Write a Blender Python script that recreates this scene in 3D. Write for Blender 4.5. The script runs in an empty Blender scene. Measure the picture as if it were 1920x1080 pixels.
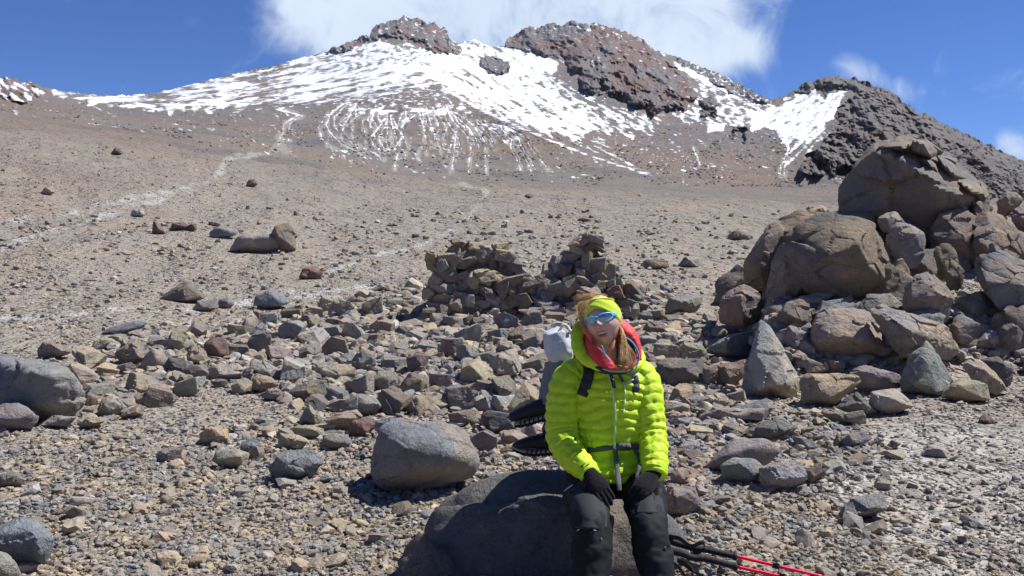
import bpy, bmesh, math, random
import numpy as np
from mathutils import Vector, Matrix
from mathutils.bvhtree import BVHTree
R_ = random.Random(7)
NR = np.random.RandomState(11)
scene = bpy.context.scene
COL = scene.collection
# ------------------------------------------------------------------ camera
F = 1663.0; CAMZ = 1.6; PITCH = math.atan(100.0/F)
cam_d = bpy.data.cameras.new('camera'); cam = bpy.data.objects.new('camera', cam_d); COL.objects.link(cam)
cam_d.sensor_width = 36; cam_d.lens = 36*F/1920; cam_d.clip_start = 0.05; cam_d.clip_end = 12000
cam.location = (0, 0, CAMZ); cam.rotation_euler = (math.pi/2-PITCH, 0, 0)
scene.camera = cam
scene.view_settings.view_transform = 'Standard'; scene.view_settings.look = 'None'
scene.view_settings.exposure = 0.56; scene.view_settings.gamma = 1; scene.view_settings.use_curve_mapping = False
CP, SP = math.cos(PITCH), math.sin(PITCH)
def ray(px, py):
    x = (np.asarray(px, float)-960)/F; u = -(np.asarray(py, float)-540)/F
    return x, CP+u*SP, -SP+u*CP
def P(px, py, d):
    x, y, z = ray(px, py); return np.array([x*d, y*d, CAMZ+z*d])
def proj(x, y, z):
    z = z-CAMZ; dep = y*CP-z*SP; u = y*SP+z*CP
    dep = np.where(np.abs(dep) < 1e-3, 1e-3, dep)
    return 960+F*x/dep, 540-F*u/dep
# ------------------------------------------------------------------ light
SUN = Vector((0.54, 0.14, 0.83)).normalized()
sun_d = bpy.data.lights.new('sun', 'SUN'); sun_d.energy = 4.8; sun_d.angle = math.radians(0.5); sun_d.color = (1.0, 0.975, 0.945)
sun = bpy.data.objects.new('sun', sun_d); COL.objects.link(sun)
sun.rotation_euler = SUN.to_track_quat('Z', 'Y').to_euler()
world = bpy.data.worlds.new('World'); scene.world = world; world.use_nodes = True
wn = world.node_tree.nodes; wl = world.node_tree.links; wn.clear()
def N(nodes, t, **k):
    n = nodes.new(t)
    for a, b in k.items():
        if a == 'inp':
            for i, v in b.items(): n.inputs[i].default_value = v
        else: setattr(n, a, b)
    return n
sky = N(wn, 'ShaderNodeTexSky', sky_type='NISHITA', sun_disc=False, altitude=5200, air_density=1.3, dust_density=0.0, ozone_density=6.0)
sky.sun_elevation = math.asin(SUN.z); sky.sun_rotation = math.atan2(SUN.x, SUN.y)
bg = N(wn, 'ShaderNodeBackground', inp={'Strength': 0.105}); out = N(wn, 'ShaderNodeOutputWorld')
tc = N(wn, 'ShaderNodeTexCoord')
def wm(op, a, b=None, c=None):
    n = N(wn, 'ShaderNodeMath', operation=op)
    for i, v in enumerate((a, b, c)):
        if v is None: continue
        if isinstance(v, (int, float)): n.inputs[i].default_value = v
        else: wl.new(v, n.inputs[i])
    return n.outputs[0]
def blob(px, py, r, amp):
    x, y, z = ray(px, py); v = Vector((float(x), float(y), float(z))).normalized()
    n = N(wn, 'ShaderNodeVectorMath', operation='DOT_PRODUCT'); wl.new(tc.outputs['Generated'], n.inputs[0]); n.inputs[1].default_value = v
    return wm('MULTIPLY', wm('POWER', wm('MAXIMUM', n.outputs['Value'], 0.0), (F/r)**2), amp)
tot = None
for b in [(560, 10, 40, .45), (600, 35, 55, .5), (680, -10, 75, .7), (730, 60, 70, .55), (850, 30, 110, .85), (980, 40, 110, .95), (1120, 20, 100, .9), (1230, 25, 80, .75),
          (1300, 70, 50, .65), (1360, 88, 40, .6), (1415, 100, 24, .4), (930, -190, 260, .6), (1250, -80, 100, .6), (1000, 95, 110, .5),
          (1580, 112, 20, .42), (1612, 132, 22, .5), (1650, 145, 24, .55), (1688, 170, 18, .42), (1905, 275, 22, .5), (1930, 292, 24, .5), (1880, 262, 12, .3)]:
    v = blob(*b); tot = v if tot is None else wm('ADD', tot, v)
nz = N(wn, 'ShaderNodeTexNoise', inp={'Scale': 10.0, 'Detail': 12.0, 'Roughness': .64, 'Distortion': .9}); wl.new(tc.outputs['Generated'], nz.inputs['Vector'])
nz3 = N(wn, 'ShaderNodeTexNoise', inp={'Scale': 5.5, 'Detail': 5.0, 'Roughness': .5}); wl.new(tc.outputs['Generated'], nz3.inputs['Vector'])
dens = wm('ADD', wm('MINIMUM', tot, 1.15), wm('MULTIPLY', wm('SUBTRACT', nz.outputs['Fac'], .5), 2.3))
mr = N(wn, 'ShaderNodeMapRange', interpolation_type='SMOOTHSTEP', inp={'From Min': .16, 'From Max': 1.25}); wl.new(dens, mr.inputs['Value'])
cc = N(wn, 'ShaderNodeMixRGB', inp={'Color1': (3.6, 4.5, 5.7, 1), 'Color2': (6.0, 6.6, 7.4, 1)}); wl.new(nz3.outputs['Fac'], cc.inputs['Fac'])
tint = N(wn, 'ShaderNodeMixRGB', blend_type='MULTIPLY', inp={'Fac': 1.0, 'Color2': (0.345, 0.485, 0.735, 1)}); wl.new(sky.outputs[0], tint.inputs['Color1'])
mx = N(wn, 'ShaderNodeMixRGB'); wl.new(mr.outputs[0], mx.inputs['Fac']); wl.new(tint.outputs[0], mx.inputs['Color1']); wl.new(cc.outputs[0], mx.inputs['Color2'])
wl.new(mx.outputs[0], bg.inputs['Color']); wl.new(bg.outputs[0], out.inputs['Surface'])

# ------------------------------------------------------------------ numpy noise
_perm = NR.permutation(256).astype(np.int64); _g = NR.normal(size=(256, 3)); _g /= np.linalg.norm(_g, axis=1)[:, None]
def noise3(p):
    p = np.asarray(p, float); i = np.floor(p).astype(np.int64); f = p-i; u = f*f*f*(f*(f*6-15)+10)
    r = 0
    for dx in (0, 1):
        for dy in (0, 1):
            for dz in (0, 1):
                h = _perm[(_perm[(_perm[(i[:, 0]+dx) & 255]+i[:, 1]+dy) & 255]+i[:, 2]+dz) & 255]
                d = (_g[h]*(f-np.array([dx, dy, dz]))).sum(1)
                w = (u[:, 0] if dx else 1-u[:, 0])*(u[:, 1] if dy else 1-u[:, 1])*(u[:, 2] if dz else 1-u[:, 2])
                r = r+w*d
    return r
def fbm(p, o=4, g=.5, l=2.03):
    a = 1; s = 0; p = np.asarray(p, float).copy()
    for k in range(o): s = s+a*noise3(p+k*17.3); a *= g; p = p*l
    return s
_g2 = NR.normal(size=(256, 2)).astype(np.float32); _g2 /= np.linalg.norm(_g2, axis=1)[:, None]; _p32 = _perm.astype(np.int32)
def noise2(x, y, k=0):
    x = np.asarray(x, np.float32)+k*13.7; y = np.asarray(y, np.float32)+k*7.3; i = np.floor(x); j = np.floor(y); f = x-i; h = y-j; i = i.astype(np.int32); j = j.astype(np.int32)
    u = f*f*f*(f*(f*6-15)+10); w = h*h*h*(h*(h*6-15)+10); a0 = _p32[i & 255]; a1 = _p32[(i+1) & 255]
    def c(a, jj, fx, fy): q = _p32[(a+jj) & 255]; return _g2[q, 0]*fx+_g2[q, 1]*fy
    n0 = c(a0, j, f, h); n1 = c(a1, j, f-1, h); n2 = c(a0, j+1, f, h-1); n3 = c(a1, j+1, f-1, h-1)
    n0 += u*(n1-n0); n2 += u*(n3-n2); return (n0+w*(n2-n0))*1.5
def fbm2(x, y, o=4, g=.5, k=0):
    a = 1; s = 0
    for q in range(o): s = s+a*noise2(x, y, k+q*3.1); a *= g; x = x*2.03; y = y*2.03
    return s
def ridged2(x, y, o=4, g=.5, k=0):
    a = 1; s = 0; n = 0
    for q in range(o): s = s+a*(1-2.9*np.abs(noise2(x, y, k+q*3.1))); a *= g; x = x*2.07; y = y*2.07
    return s
def ridged(p, o=4, g=.5):
    a = 1; s = 0; p = np.asarray(p, float).copy()
    for k in range(o): s = s+a*(1-2*np.abs(noise3(p+k*9.1))); a *= g; p = p*2.07
    return s
def sstep(a, b, x): t = np.clip((x-a)/(b-a), 0, 1); return t*t*(3-2*t)
def segdist(x, y, pts):
    d = np.full(x.shape, 1e9); s = np.zeros(x.shape); acc = 0
    for (x0, y0), (x1, y1) in zip(pts[:-1], pts[1:]):
        dx, dy = x1-x0, y1-y0; L = math.hypot(dx, dy)+1e-9
        t = np.clip(((x-x0)*dx+(y-y0)*dy)/L**2, 0, 1); q = np.hypot(x-x0-t*dx, y-y0-t*dy)
        m = q < d; d = np.where(m, q, d); s = np.where(m, acc+t*L, s); acc += L
    return d, s/acc
def sdf(x, y, poly):          # >0 inside
    d, _ = segdist(x, y, list(poly)+[poly[0]])
    ins = np.zeros(x.shape, bool)
    for (x0, y0), (x1, y1) in zip(poly, list(poly[1:])+[poly[0]]):
        if y0 == y1: continue
        c = ((y0 > y) != (y1 > y)) & (x < (x1-x0)*(y-y0)/(y1-y0)+x0); ins ^= c
    return np.where(ins, d, -d)
# ------------------------------------------------------------------ object helpers
WL = {}
def link(o): COL.objects.link(o); return o
def fast_mesh(name, v, f, smooth=True):
    v = np.asarray(v, np.float32); f = np.asarray(f, np.int32); k = f.shape[1]
    m = bpy.data.meshes.new(name); m.vertices.add(len(v)); m.vertices.foreach_set('co', v.ravel())
    m.loops.add(f.size); m.loops.foreach_set('vertex_index', f.ravel()); m.polygons.add(len(f))
    m.polygons.foreach_set('loop_start', np.arange(0, f.size, k, dtype=np.int32))
    try: m.polygons.foreach_set('loop_total', np.full(len(f), k, np.int32))
    except Exception: pass
    m.update(calc_edges=True); m.validate()
    if smooth: m.polygons.foreach_set('use_smooth', np.ones(len(m.polygons), bool))
    return m
def crisp(m, deg=24):
    m.set_sharp_from_angle(angle=math.radians(deg)); return m
def root_of(o):
    while o.parent: o = o.parent
    return o
def mk(name, vf, mat, parent=None, loc=None, label=None, cat=None, group=None, kind=None, smooth=True, color=None):
    """vf in world metres; the mesh is stored relative to its thing's location"""
    v, f = vf; v = np.asarray(v, float)
    L = np.array(WL[root_of(parent).name]) if parent else (np.zeros(3) if loc is None else np.asarray(loc, float))
    fl = [tuple(int(i) for i in q) for q in f] if not isinstance(f, np.ndarray) else None
    if fl is None: m = fast_mesh(name, v-L, f, smooth)
    else:
        m = bpy.data.meshes.new(name); m.from_pydata((v-L).tolist(), [], fl); m.update()
        if smooth: m.polygons.foreach_set('use_smooth', np.ones(len(m.polygons), bool))
    if mat: m.materials.append(mat)
    o = link(bpy.data.objects.new(name, m))
    if parent: o.parent = parent
    else: o.location = L; WL[o.name] = tuple(L)
    if color: o.color = (*color, 1)
    tag(o, label, cat, group, kind); return o
def tag(o, label=None, cat=None, group=None, kind=None):
    if label: o['label'] = label
    if cat: o['category'] = cat
    if group: o['group'] = group
    if kind: o['kind'] = kind
def thing(name, loc, label, cat, group=None):
    o = link(bpy.data.objects.new(name, None)); o.location = tuple(loc); o.empty_display_size = .1; WL[o.name] = tuple(loc)
    tag(o, label, cat, group); return o
def join(*vfs):
    V = []; Fc = []; n = 0
    for v, f in vfs:
        v = np.asarray(v, float); V.append(v); Fc += [tuple(int(i)+n for i in q) for q in f]; n += len(v)
    return np.concatenate(V), Fc
def cr(pts, n):
    """Catmull-Rom resample to n points; pts (k,m)"""
    p = np.asarray(pts, float); k = len(p); q = np.vstack([2*p[0]-p[1], p, 2*p[-1]-p[-2]])
    t = np.linspace(0, k-1, n); i = np.minimum(t.astype(int), k-2); u = (t-i)[:, None]
    a, b, c, d = q[i], q[i+1], q[i+2], q[i+3]
    return .5*(2*b+(c-a)*u+(2*a-5*b+4*c-d)*u*u+(3*b-a-3*c+d)*u**3)
def tube(pts, rad, n=12, res=None, mod=None, cap=True, flat=None, up=(0, 0, 1)):
    """pts (k,3); rad scalar / (k,) / (k,2). mod(s,theta,pos)->multiplier"""
    p = np.asarray(pts, float); k = len(p); r = np.asarray(rad, float)
    if r.ndim == 0: r = np.full((k, 2), float(r))
    elif r.ndim == 1: r = np.repeat(r[:, None], 2, 1)
    if res: q = cr(np.hstack([p, r]), res); p, r = q[:, :3], np.maximum(q[:, 3:], 1e-4)
    k = len(p); T = np.gradient(p, axis=0); T /= np.linalg.norm(T, axis=1)[:, None]+1e-12
    U = np.zeros((k, 3)); u = np.asarray(up, float)
    for i in range(k):
        u = u-T[i]*u.dot(T[i]); L = np.linalg.norm(u)
        if L < 1e-4: u = np.array([1., 0, 0])-T[i]*T[i][0]; L = np.linalg.norm(u)
        u = u/L; U[i] = u
    W = np.cross(T, U); th = np.linspace(0, 2*math.pi, n, endpoint=False)
    c, s = np.cos(th)[None, :, None], np.sin(th)[None, :, None]
    off = W[:, None]*c*r[:, 0][:, None, None]+U[:, None]*s*r[:, 1][:, None, None]
    L = np.concatenate([[0], np.cumsum(np.linalg.norm(np.diff(p, axis=0), axis=1))])
    if mod is not None:
        m = mod(np.repeat(L[:, None], n, 1).ravel(), np.tile(th, k), (p[:, None]+off).reshape(-1, 3)).reshape(k, n); off = off*m[..., None]
    v = (p[:, None]+off).reshape(-1, 3); f = []
    for i in range(k-1):
        for j in range(n): a = i*n+j; b = i*n+(j+1) % n; f.append((a, b, b+n, a+n))
    if cap:
        m0 = len(v); v = np.vstack([v, p[0]-T[0]*r[0].mean()*.35, p[-1]+T[-1]*r[-1].mean()*.35])
        for j in range(n): f.append((m0, (j+1) % n, j)); f.append((m0+1, (k-1)*n+j, (k-1)*n+(j+1) % n))
    return v, f
def patch(grid, nu, nv, th=.004, closed=False):
    """grid (a,b,3) control points -> smooth sheet with thickness"""
    g = np.asarray(grid, float); g1 = np.stack([cr(g[:, j], nu) for j in range(g.shape[1])], 1); g2 = np.stack([cr(g1[i], nv) for i in range(nu)], 0)
    du = np.gradient(g2, axis=0); dv = np.gradient(g2, axis=1); nn = np.cross(du, dv); nn /= np.linalg.norm(nn, axis=2)[..., None]+1e-12
    A = (g2+nn*th/2).reshape(-1, 3); B = (g2-nn*th/2).reshape(-1, 3); f = []; o = nu*nv
    for i in range(nu-1):
        for j in range(nv-1):
            a = i*nv+j; f.append((a, a+nv, a+nv+1, a+1)); f.append((o+a, o+a+1, o+a+nv+1, o+a+nv))
    e = [i*nv for i in range(nu)]+[(nu-1)*nv+j for j in range(1, nv)]+[i*nv+nv-1 for i in range(nu-2, -1, -1)]+[j for j in range(nv-2, 0, -1)]
    for a, b in zip(e, e[1:]+e[:1]): f.append((a, a+o, b+o, b))
    return np.vstack([A, B]), f
def box(c, s, rot=None, bev=0):
    bm = bmesh.new(); bmesh.ops.create_cube(bm, size=1)
    for v in bm.verts: v.co = Vector((v.co.x*s[0], v.co.y*s[1], v.co.z*s[2]))
    if bev: bmesh.ops.bevel(bm, geom=bm.edges[:], offset=bev, segments=2, profile=.5, affect='EDGES')
    M = rot if rot is not None else Matrix.Identity(3)
    v = np.array([list(M @ q.co) for q in bm.verts])+np.asarray(c); f = [tuple(x.index for x in q.verts) for q in bm.faces]; bm.free(); return v, f
def remesh(vf, vox, smooth_it=2):
    v, f = vf; m = bpy.data.meshes.new('tmp'); m.from_pydata(np.asarray(v).tolist(), [], [tuple(int(i) for i in q) for q in f]); m.update()
    o = link(bpy.data.objects.new('tmp', m)); md = o.modifiers.new('r', 'REMESH'); md.mode = 'VOXEL'; md.voxel_size = vox
    if smooth_it: s = o.modifiers.new('s', 'SMOOTH'); s.factor = .5; s.iterations = smooth_it
    dg = bpy.context.evaluated_depsgraph_get(); e = o.evaluated_get(dg).to_mesh()
    vv = np.zeros(len(e.vertices)*3, np.float32); e.vertices.foreach_get('co', vv); ff = [tuple(q.vertices) for q in e.polygons]
    o.evaluated_get(dg).to_mesh_clear(); bpy.data.objects.remove(o); bpy.data.meshes.remove(m); return vv.reshape(-1, 3).astype(float), ff
# ------------------------------------------------------------------ materials
def new_mat(name):
    m = bpy.data.materials.new(name); m.use_nodes = True; nt = m.node_tree; nt.nodes.clear()
    b = nt.nodes.new('ShaderNodeBsdfPrincipled'); o = nt.nodes.new('ShaderNodeOutputMaterial'); nt.links.new(b.outputs[0], o.inputs[0]); return m, nt, b
class G:
    def __init__(s, nt): s.n = nt.nodes; s.l = nt.links
    def put(s, sock, v):
        if isinstance(v, (int, float)): sock.default_value = v
        elif isinstance(v, tuple): sock.default_value = (*v, 1) if len(v) == 3 and sock.type == 'RGBA' else v
        else: s.l.new(v, sock)
    def m(s, op, a, b=0., c=0., clamp=False):
        n = s.n.new('ShaderNodeMath'); n.operation = op; n.use_clamp = clamp
        for i, v in enumerate((a, b, c)): s.put(n.inputs[i], v)
        return n.outputs[0]
    def noise(s, vec, sc, det=5, rough=.55, dist=0., col=False):
        n = s.n.new('ShaderNodeTexNoise'); s.put(n.inputs['Vector'], vec); n.inputs['Scale'].default_value = sc; n.inputs['Detail'].default_value = det
        n.inputs['Roughness'].default_value = rough; n.inputs['Distortion'].default_value = dist; return n.outputs['Color' if col else 'Fac']
    def vor(s, vec, sc, feat='F1', outp='Distance', rnd=1.):
        n = s.n.new('ShaderNodeTexVoronoi'); n.feature = feat; s.put(n.inputs['Vector'], vec); n.inputs['Scale'].default_value = sc; n.inputs['Randomness'].default_value = rnd; return n.outputs[outp]
    def mix(s, f, a, b, bt='MIX'):
        n = s.n.new('ShaderNodeMixRGB'); n.blend_type = bt; s.put(n.inputs[0], f); s.put(n.inputs[1], a); s.put(n.inputs[2], b); return n.outputs[0]
    def ss(s, v, a, b, lo=0., hi=1.):
        n = s.n.new('ShaderNodeMapRange'); n.interpolation_type = 'SMOOTHSTEP'; s.put(n.inputs[0], v)
        for i, q in zip((1, 2, 3, 4), (a, b, lo, hi)): n.inputs[i].default_value = q
        return n.outputs[0]
    def bump(s, h, st, dist=.01, nrm=None):
        n = s.n.new('ShaderNodeBump'); s.put(n.inputs['Height'], h); n.inputs['Strength'].default_value = st; n.inputs['Distance'].default_value = dist
        if nrm is not None: s.l.new(nrm, n.inputs['Normal'])
        return n.outputs[0]
    def attr(s, name, outp='Color', typ='GEOMETRY'):
        n = s.n.new('ShaderNodeAttribute'); n.attribute_name = name; n.attribute_type = typ; return n.outputs[outp]
    def pos(s): return s.n.new('ShaderNodeNewGeometry').outputs['Position']
    def vmul(s, v, k):
        n = s.n.new('ShaderNodeVectorMath'); n.operation = 'MULTIPLY'; s.put(n.inputs[0], v); n.inputs[1].default_value = k; return n.outputs[0]
    def hsv(s, c, h=.5, sa=1., v=1.):
        n = s.n.new('ShaderNodeHueSaturation'); s.put(n.inputs['Hue'], h); s.put(n.inputs['Saturation'], sa); s.put(n.inputs['Value'], v); s.put(n.inputs['Color'], c); return n.outputs[0]
def rock_mat(name, source, sc=1.0, bump=1.0):
    m, nt, b = new_mat(name); g = G(nt); p = g.pos()
    if source == 'object': c = nt.nodes.new('ShaderNodeObjectInfo').outputs['Color']
    else: c = g.attr('col', 'Color', 'INSTANCER')
    big = g.noise(p, 3.2*sc, 5, .6, .4); mid = g.noise(p, 14*sc, 6, .65, .3); fine = g.noise(p, 95*sc, 4, .7); grain = g.noise(p, 330*sc, 2, .6)
    c1 = g.mix(g.ss(big, .38, .62), g.mix(1., c, (.80, .84, .90), 'MULTIPLY'), g.mix(1., c, (1.12, 1.0, .86), 'MULTIPLY'))
    c2 = g.mix(g.ss(mid, .50, .68), c1, g.mix(1., c1, (1.28, 1.25, 1.2), 'MULTIPLY'))
    c2 = g.mix(g.ss(mid, .44, .28), c2, g.mix(1., c1, (.62, .62, .64), 'MULTIPLY'))
    c3 = g.mix(g.ss(fine, .57, .68), c2, g.mix(1., c2, (.62, .60, .58), 'MULTIPLY'))
    c3 = g.mix(g.ss(grain, .60, .70), c3, g.mix(1., c2, (1.45, 1.45, 1.45), 'MULTIPLY'))
    pit = g.vor(p, 26*sc)
    g.put(b.inputs['Base Color'], c3); b.inputs['Roughness'].default_value = .93; b.inputs['Specular IOR Level'].default_value = .25
    n1 = g.bump(mid, .8*bump, .06/sc); n2 = g.bump(g.m('MINIMUM', pit, .32), .5*bump, .016/sc, n1); n3 = g.bump(fine, .9*bump, .012/sc, n2)
    nt.links.new(g.bump(grain, .35*bump, .0025/sc, n3), b.inputs['Normal']); return m
ROCK = rock_mat('rock_surface', 'object'); ROCKI = rock_mat('loose_stone_surface', 'inst', 1.3, .8); BIGROCK = rock_mat('boulder_surface', 'object', .55, .9)
PAL = {'grey': (.275, .265, .25), 'blue-grey': (.24, .247, .257), 'tan': (.36, .32, .262), 'brown': (.225, .195, .162), 'pinkish': (.31, .26, .232), 'dark red': (.215, .15, .133),
       'ochre': (.375, .33, .25), 'charcoal': (.145, .14, .137), 'pale grey': (.385, .372, .345), 'grey-brown': (.275, .246, .212)}
def terrain_mat():
    m, nt, b = new_mat('volcanic_scree'); g = G(nt); p = g.pos(); mask = g.attr('mask'); al = g.attr('mask', 'Alpha')
    sep = nt.nodes.new('ShaderNodeSeparateColor'); g.put(sep.inputs[0], mask); snow, crag, pale = sep.outputs[0], sep.outputs[1], sep.outputs[2]
    far = g.attr('far', 'Fac')
    # near soil
    a = g.noise(p, .35, 5, .6); bb = g.noise(p, 2.6, 6, .65); cc_ = g.noise(p, 22, 5, .7); gr = g.noise(p, 150, 3, .7)
    near = g.mix(g.ss(a, .4, .6), (.34, .295, .24), (.30, .275, .24)); near = g.mix(g.ss(bb, .45, .65), near, (.37, .305, .235))
    near = g.mix(g.ss(cc_, .55, .7), near, (.20, .17, .145)); near = g.mix(g.ss(cc_, .46, .32), near, (.41, .37, .31)); near = g.mix(g.ss(gr, .57, .70), near, (.19, .165, .14))
    # distant scree
    f1 = g.noise(p, .006, 6, .6, .5); f2 = g.noise(p, .05, 6, .65); f3 = g.noise(p, .5, 4, .7); f4 = g.noise(p, .12, 8, .75)
    fr = g.mix(g.ss(f1, .42, .58), (.195, .163, .14), (.185, .17, .158)); fr = g.mix(g.ss(f2, .5, .7), fr, (.225, .185, .15)); fr = g.mix(g.ss(f4, .52, .68), fr, (.16, .14, .128)); fr = g.mix(g.ss(f3, .62, .74), fr, (.13, .115, .105))
    pt = g.noise(p, .022, 7, .68, .6); base = g.mix(far, near, fr); pm = g.m('MULTIPLY', g.ss(far, .04, .2), .85)
    base = g.mix(g.m('MULTIPLY', pm, g.ss(pt, .53, .60)), base, g.mix(1., base, (.74, .80, .88), 'MULTIPLY')); base = g.mix(g.m('MULTIPLY', pm, g.ss(pt, .47, .40)), base, g.mix(1., base, (1.16, 1.03, .90), 'MULTIPLY'))
    base = g.mix(g.m('MULTIPLY', al, .6), base, g.mix(g.ss(f2, .4, .6), (.27, .155, .115), (.21, .14, .115)))
    cragc = g.mix(g.ss(g.m('ADD', al, g.m('MULTIPLY', g.m('SUBTRACT', f4, .5), .8)), .25, .75), g.mix(g.ss(f2, .4, .65), (.185, .17, .16), (.135, .127, .125)), g.mix(g.ss(f2, .4, .65), (.195, .138, .118), (.155, .11, .096))); cragc = g.mix(g.ss(f3, .55, .7), cragc, (.10, .085, .08))
    base = g.mix(crag, base, cragc)
    pn = g.m('ADD', pale, g.m('MULTIPLY', g.m('SUBTRACT', g.mix(far, bb, f4), .5), 1.3))
    base = g.mix(g.ss(pn, .35, 1.05), base, g.mix(far, (.47, .45, .42), (.34, .31, .27)))
    sn = g.m('ADD', snow, g.m('MULTIPLY', g.ss(snow, .08, .36), g.m('ADD', g.m('MULTIPLY', g.m('SUBTRACT', f4, .5), 3.4), g.m('MULTIPLY', g.m('SUBTRACT', f3, .5), .6))))
    base = g.mix(g.ss(sn, .36, .74), base, (.78, .81, .86))
    g.put(b.inputs['Base Color'], base); b.inputs['Roughness'].default_value = .95; b.inputs['Specular IOR Level'].default_value = .15
    hb = g.m('ADD', g.m('MULTIPLY', cc_, .6), g.m('MULTIPLY', gr, .25)); pv = g.vor(p, 30)
    n1 = g.bump(hb, .8, .03); n2 = g.bump(g.m('MULTIPLY', pv, -1.), .5, .015, n1)
    inv = g.m('SUBTRACT', 1., g.ss(sn, .45, .56)); n3 = g.bump(g.m('MULTIPLY', f4, inv), .7, 5., n2); nt.links.new(g.bump(f3, .5, 1.2, n3), b.inputs['Normal']); return m
TERR = terrain_mat()
def simple(name, col, rough=.8, bump=None, spec=.3, metal=0., sheen=0., trans=0., var=0.):
    m, nt, b = new_mat(name); g = G(nt); p = g.pos(); c = col
    if var: c = g.mix(g.ss(g.noise(p, 60, 4), .35, .65), tuple(x*(1-var) for x in col), tuple(min(1, x*(1+var)) for x in col))
    g.put(b.inputs['Base Color'], c); b.inputs['Roughness'].default_value = rough; b.inputs['Specular IOR Level'].default_value = spec; b.inputs['Metallic'].default_value = metal
    if sheen: b.inputs['Sheen Weight'].default_value = sheen
    if bump: nt.links.new(g.bump(g.noise(p, bump[0], 4, .6, .3), bump[1], bump[2]), b.inputs['Normal'])
    return m
def haze(density, lo, hi, half):
    m = bpy.data.materials.new('thin_air'); m.use_nodes = True; nt = m.node_tree; nt.nodes.clear(); v = nt.nodes.new('ShaderNodeVolumePrincipled'); o = nt.nodes.new('ShaderNodeOutputMaterial')
    v.inputs['Density'].default_value = density; v.inputs['Color'].default_value = (.62, .76, .97, 1); v.inputs['Anisotropy'].default_value = .1; nt.links.new(v.outputs[0], o.inputs['Volume'])
    bm = bmesh.new(); bmesh.ops.create_cube(bm, size=1)
    for q in bm.verts: q.co = Vector((q.co.x*half*2, q.co.y*half*2, lo if q.co.z < 0 else hi))
    me = bpy.data.meshes.new('haze'); bm.to_mesh(me); bm.free(); me.materials.append(m); ob = link(bpy.data.objects.new('haze', me)); ob['kind'] = 'stuff'; ob['label'] = 'thin bluish mountain air between the plain and the volcano'
# ------------------------------------------------------------------ terrain shape
_r = np.array([.2, 1, 3, 5.5, 8, 12, 16, 25, 40, 80, 130, 180, 260]); _z = np.array([0, 0, 0, 0, .03, .15, .32, .95, 2.0, 4.9, 8.2, 11.4, 16.5])
_lr = np.linspace(math.log(.2), math.log(260), 900); _zz = np.interp(np.exp(_lr), _r, _z)
_rr = np.exp(_lr); _sl = np.convolve(np.pad(_zz/_rr, 30, mode='edge'), np.ones(61)/61, 'valid'); _zz = _sl*_rr
def zprof(r): return np.interp(np.log(np.maximum(r, .2)), _lr, _zz)
_ta = np.linspace(-math.pi, math.pi, 1441); _ts = np.interp(_ta, [-math.pi, -1.6, -.55, -.42, -.28, -.12, 0, .15, .35, .7, 1.6, math.pi], [.0, .05, .078, .066, .040, .014, .004, -.006, -.026, -.026, 0, .0])
_ts = np.convolve(np.pad(_ts, 12, mode='edge'), np.ones(25)/25, 'valid')
def gprof(r, az):
    """the plain tilts: it climbs to the left and sinks a little to the right"""
    q = r-28; return zprof(r)+np.interp(az, _ta, _ts)*(q+np.sqrt(q*q+140))*.5*sstep(6, 24, r)
def ground_z(x, y):
    x = np.atleast_1d(np.asarray(x, float)); y = np.atleast_1d(np.asarray(y, float)); r = np.hypot(x, y); o = np.zeros(len(x))
    bmp = fbm2(x*.9, y*.9, 3)*.035+fbm2(x*.12, y*.12, 4, .5, 5)*.0085*np.minimum(r, 60)*sstep(5, 14, r)
    mound = (.72*sstep(9.3, 10.9, y)+.55*sstep(10.9, 13, y))*sstep(.268, .30, x/np.maximum(y, 1))*(1-sstep(15, 20, y))*(1-sstep(11, 16, x))
    return gprof(r, np.arctan2(x, y))+mound+bmp*(1-sstep(130, 178, r))
def hit_ground(px, py):
    """pixel rays -> distance factor t (depth along axis) on the smooth ground profile"""
    x, y, z = ray(px, py); x, y, z = map(np.atleast_1d, (x, y, z)); h = np.hypot(x, y)
    az = np.arctan2(x, y); sl = z/h; a_, b_ = np.full(np.broadcast(az, sl).shape, .8), np.full(np.broadcast(az, sl).shape, 178.)
    for _ in range(26):
        m_ = np.sqrt(a_*b_); up = (gprof(m_, az)-CAMZ)/m_ < sl; a_ = np.where(up, m_, a_); b_ = np.where(up, b_, m_)
    rad = a_; t = rad/h; t = np.broadcast_to(t, np.broadcast(x, t).shape).copy(); x, y, z = [np.broadcast_to(q, t.shape) for q in (x, y, z)]
    for k in np.where((x/np.maximum(y, .1) > .26) & (t > 9.4) & (t < 40) & (x > 0))[0]:
        ts = np.linspace(9.2, min(t[k], 19), 90); g = ground_z(x[k]*ts, y[k]*ts); m_ = np.where(CAMZ+z[k]*ts < g)[0]
        if len(m_): t[k] = ts[m_[0]]
    return t
def settle(px, py, t):
    """first crossing of one ray with the real, bumpy ground near t"""
    if t < 9 or t > 150: return t
    x, y, z = ray(px, py); ts = np.linspace(t*.72, t*1.25, 120); m_ = np.where(CAMZ+z*ts < ground_z(x*ts, y*ts))[0]
    return float(ts[m_[0]]) if len(m_) else t
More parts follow.
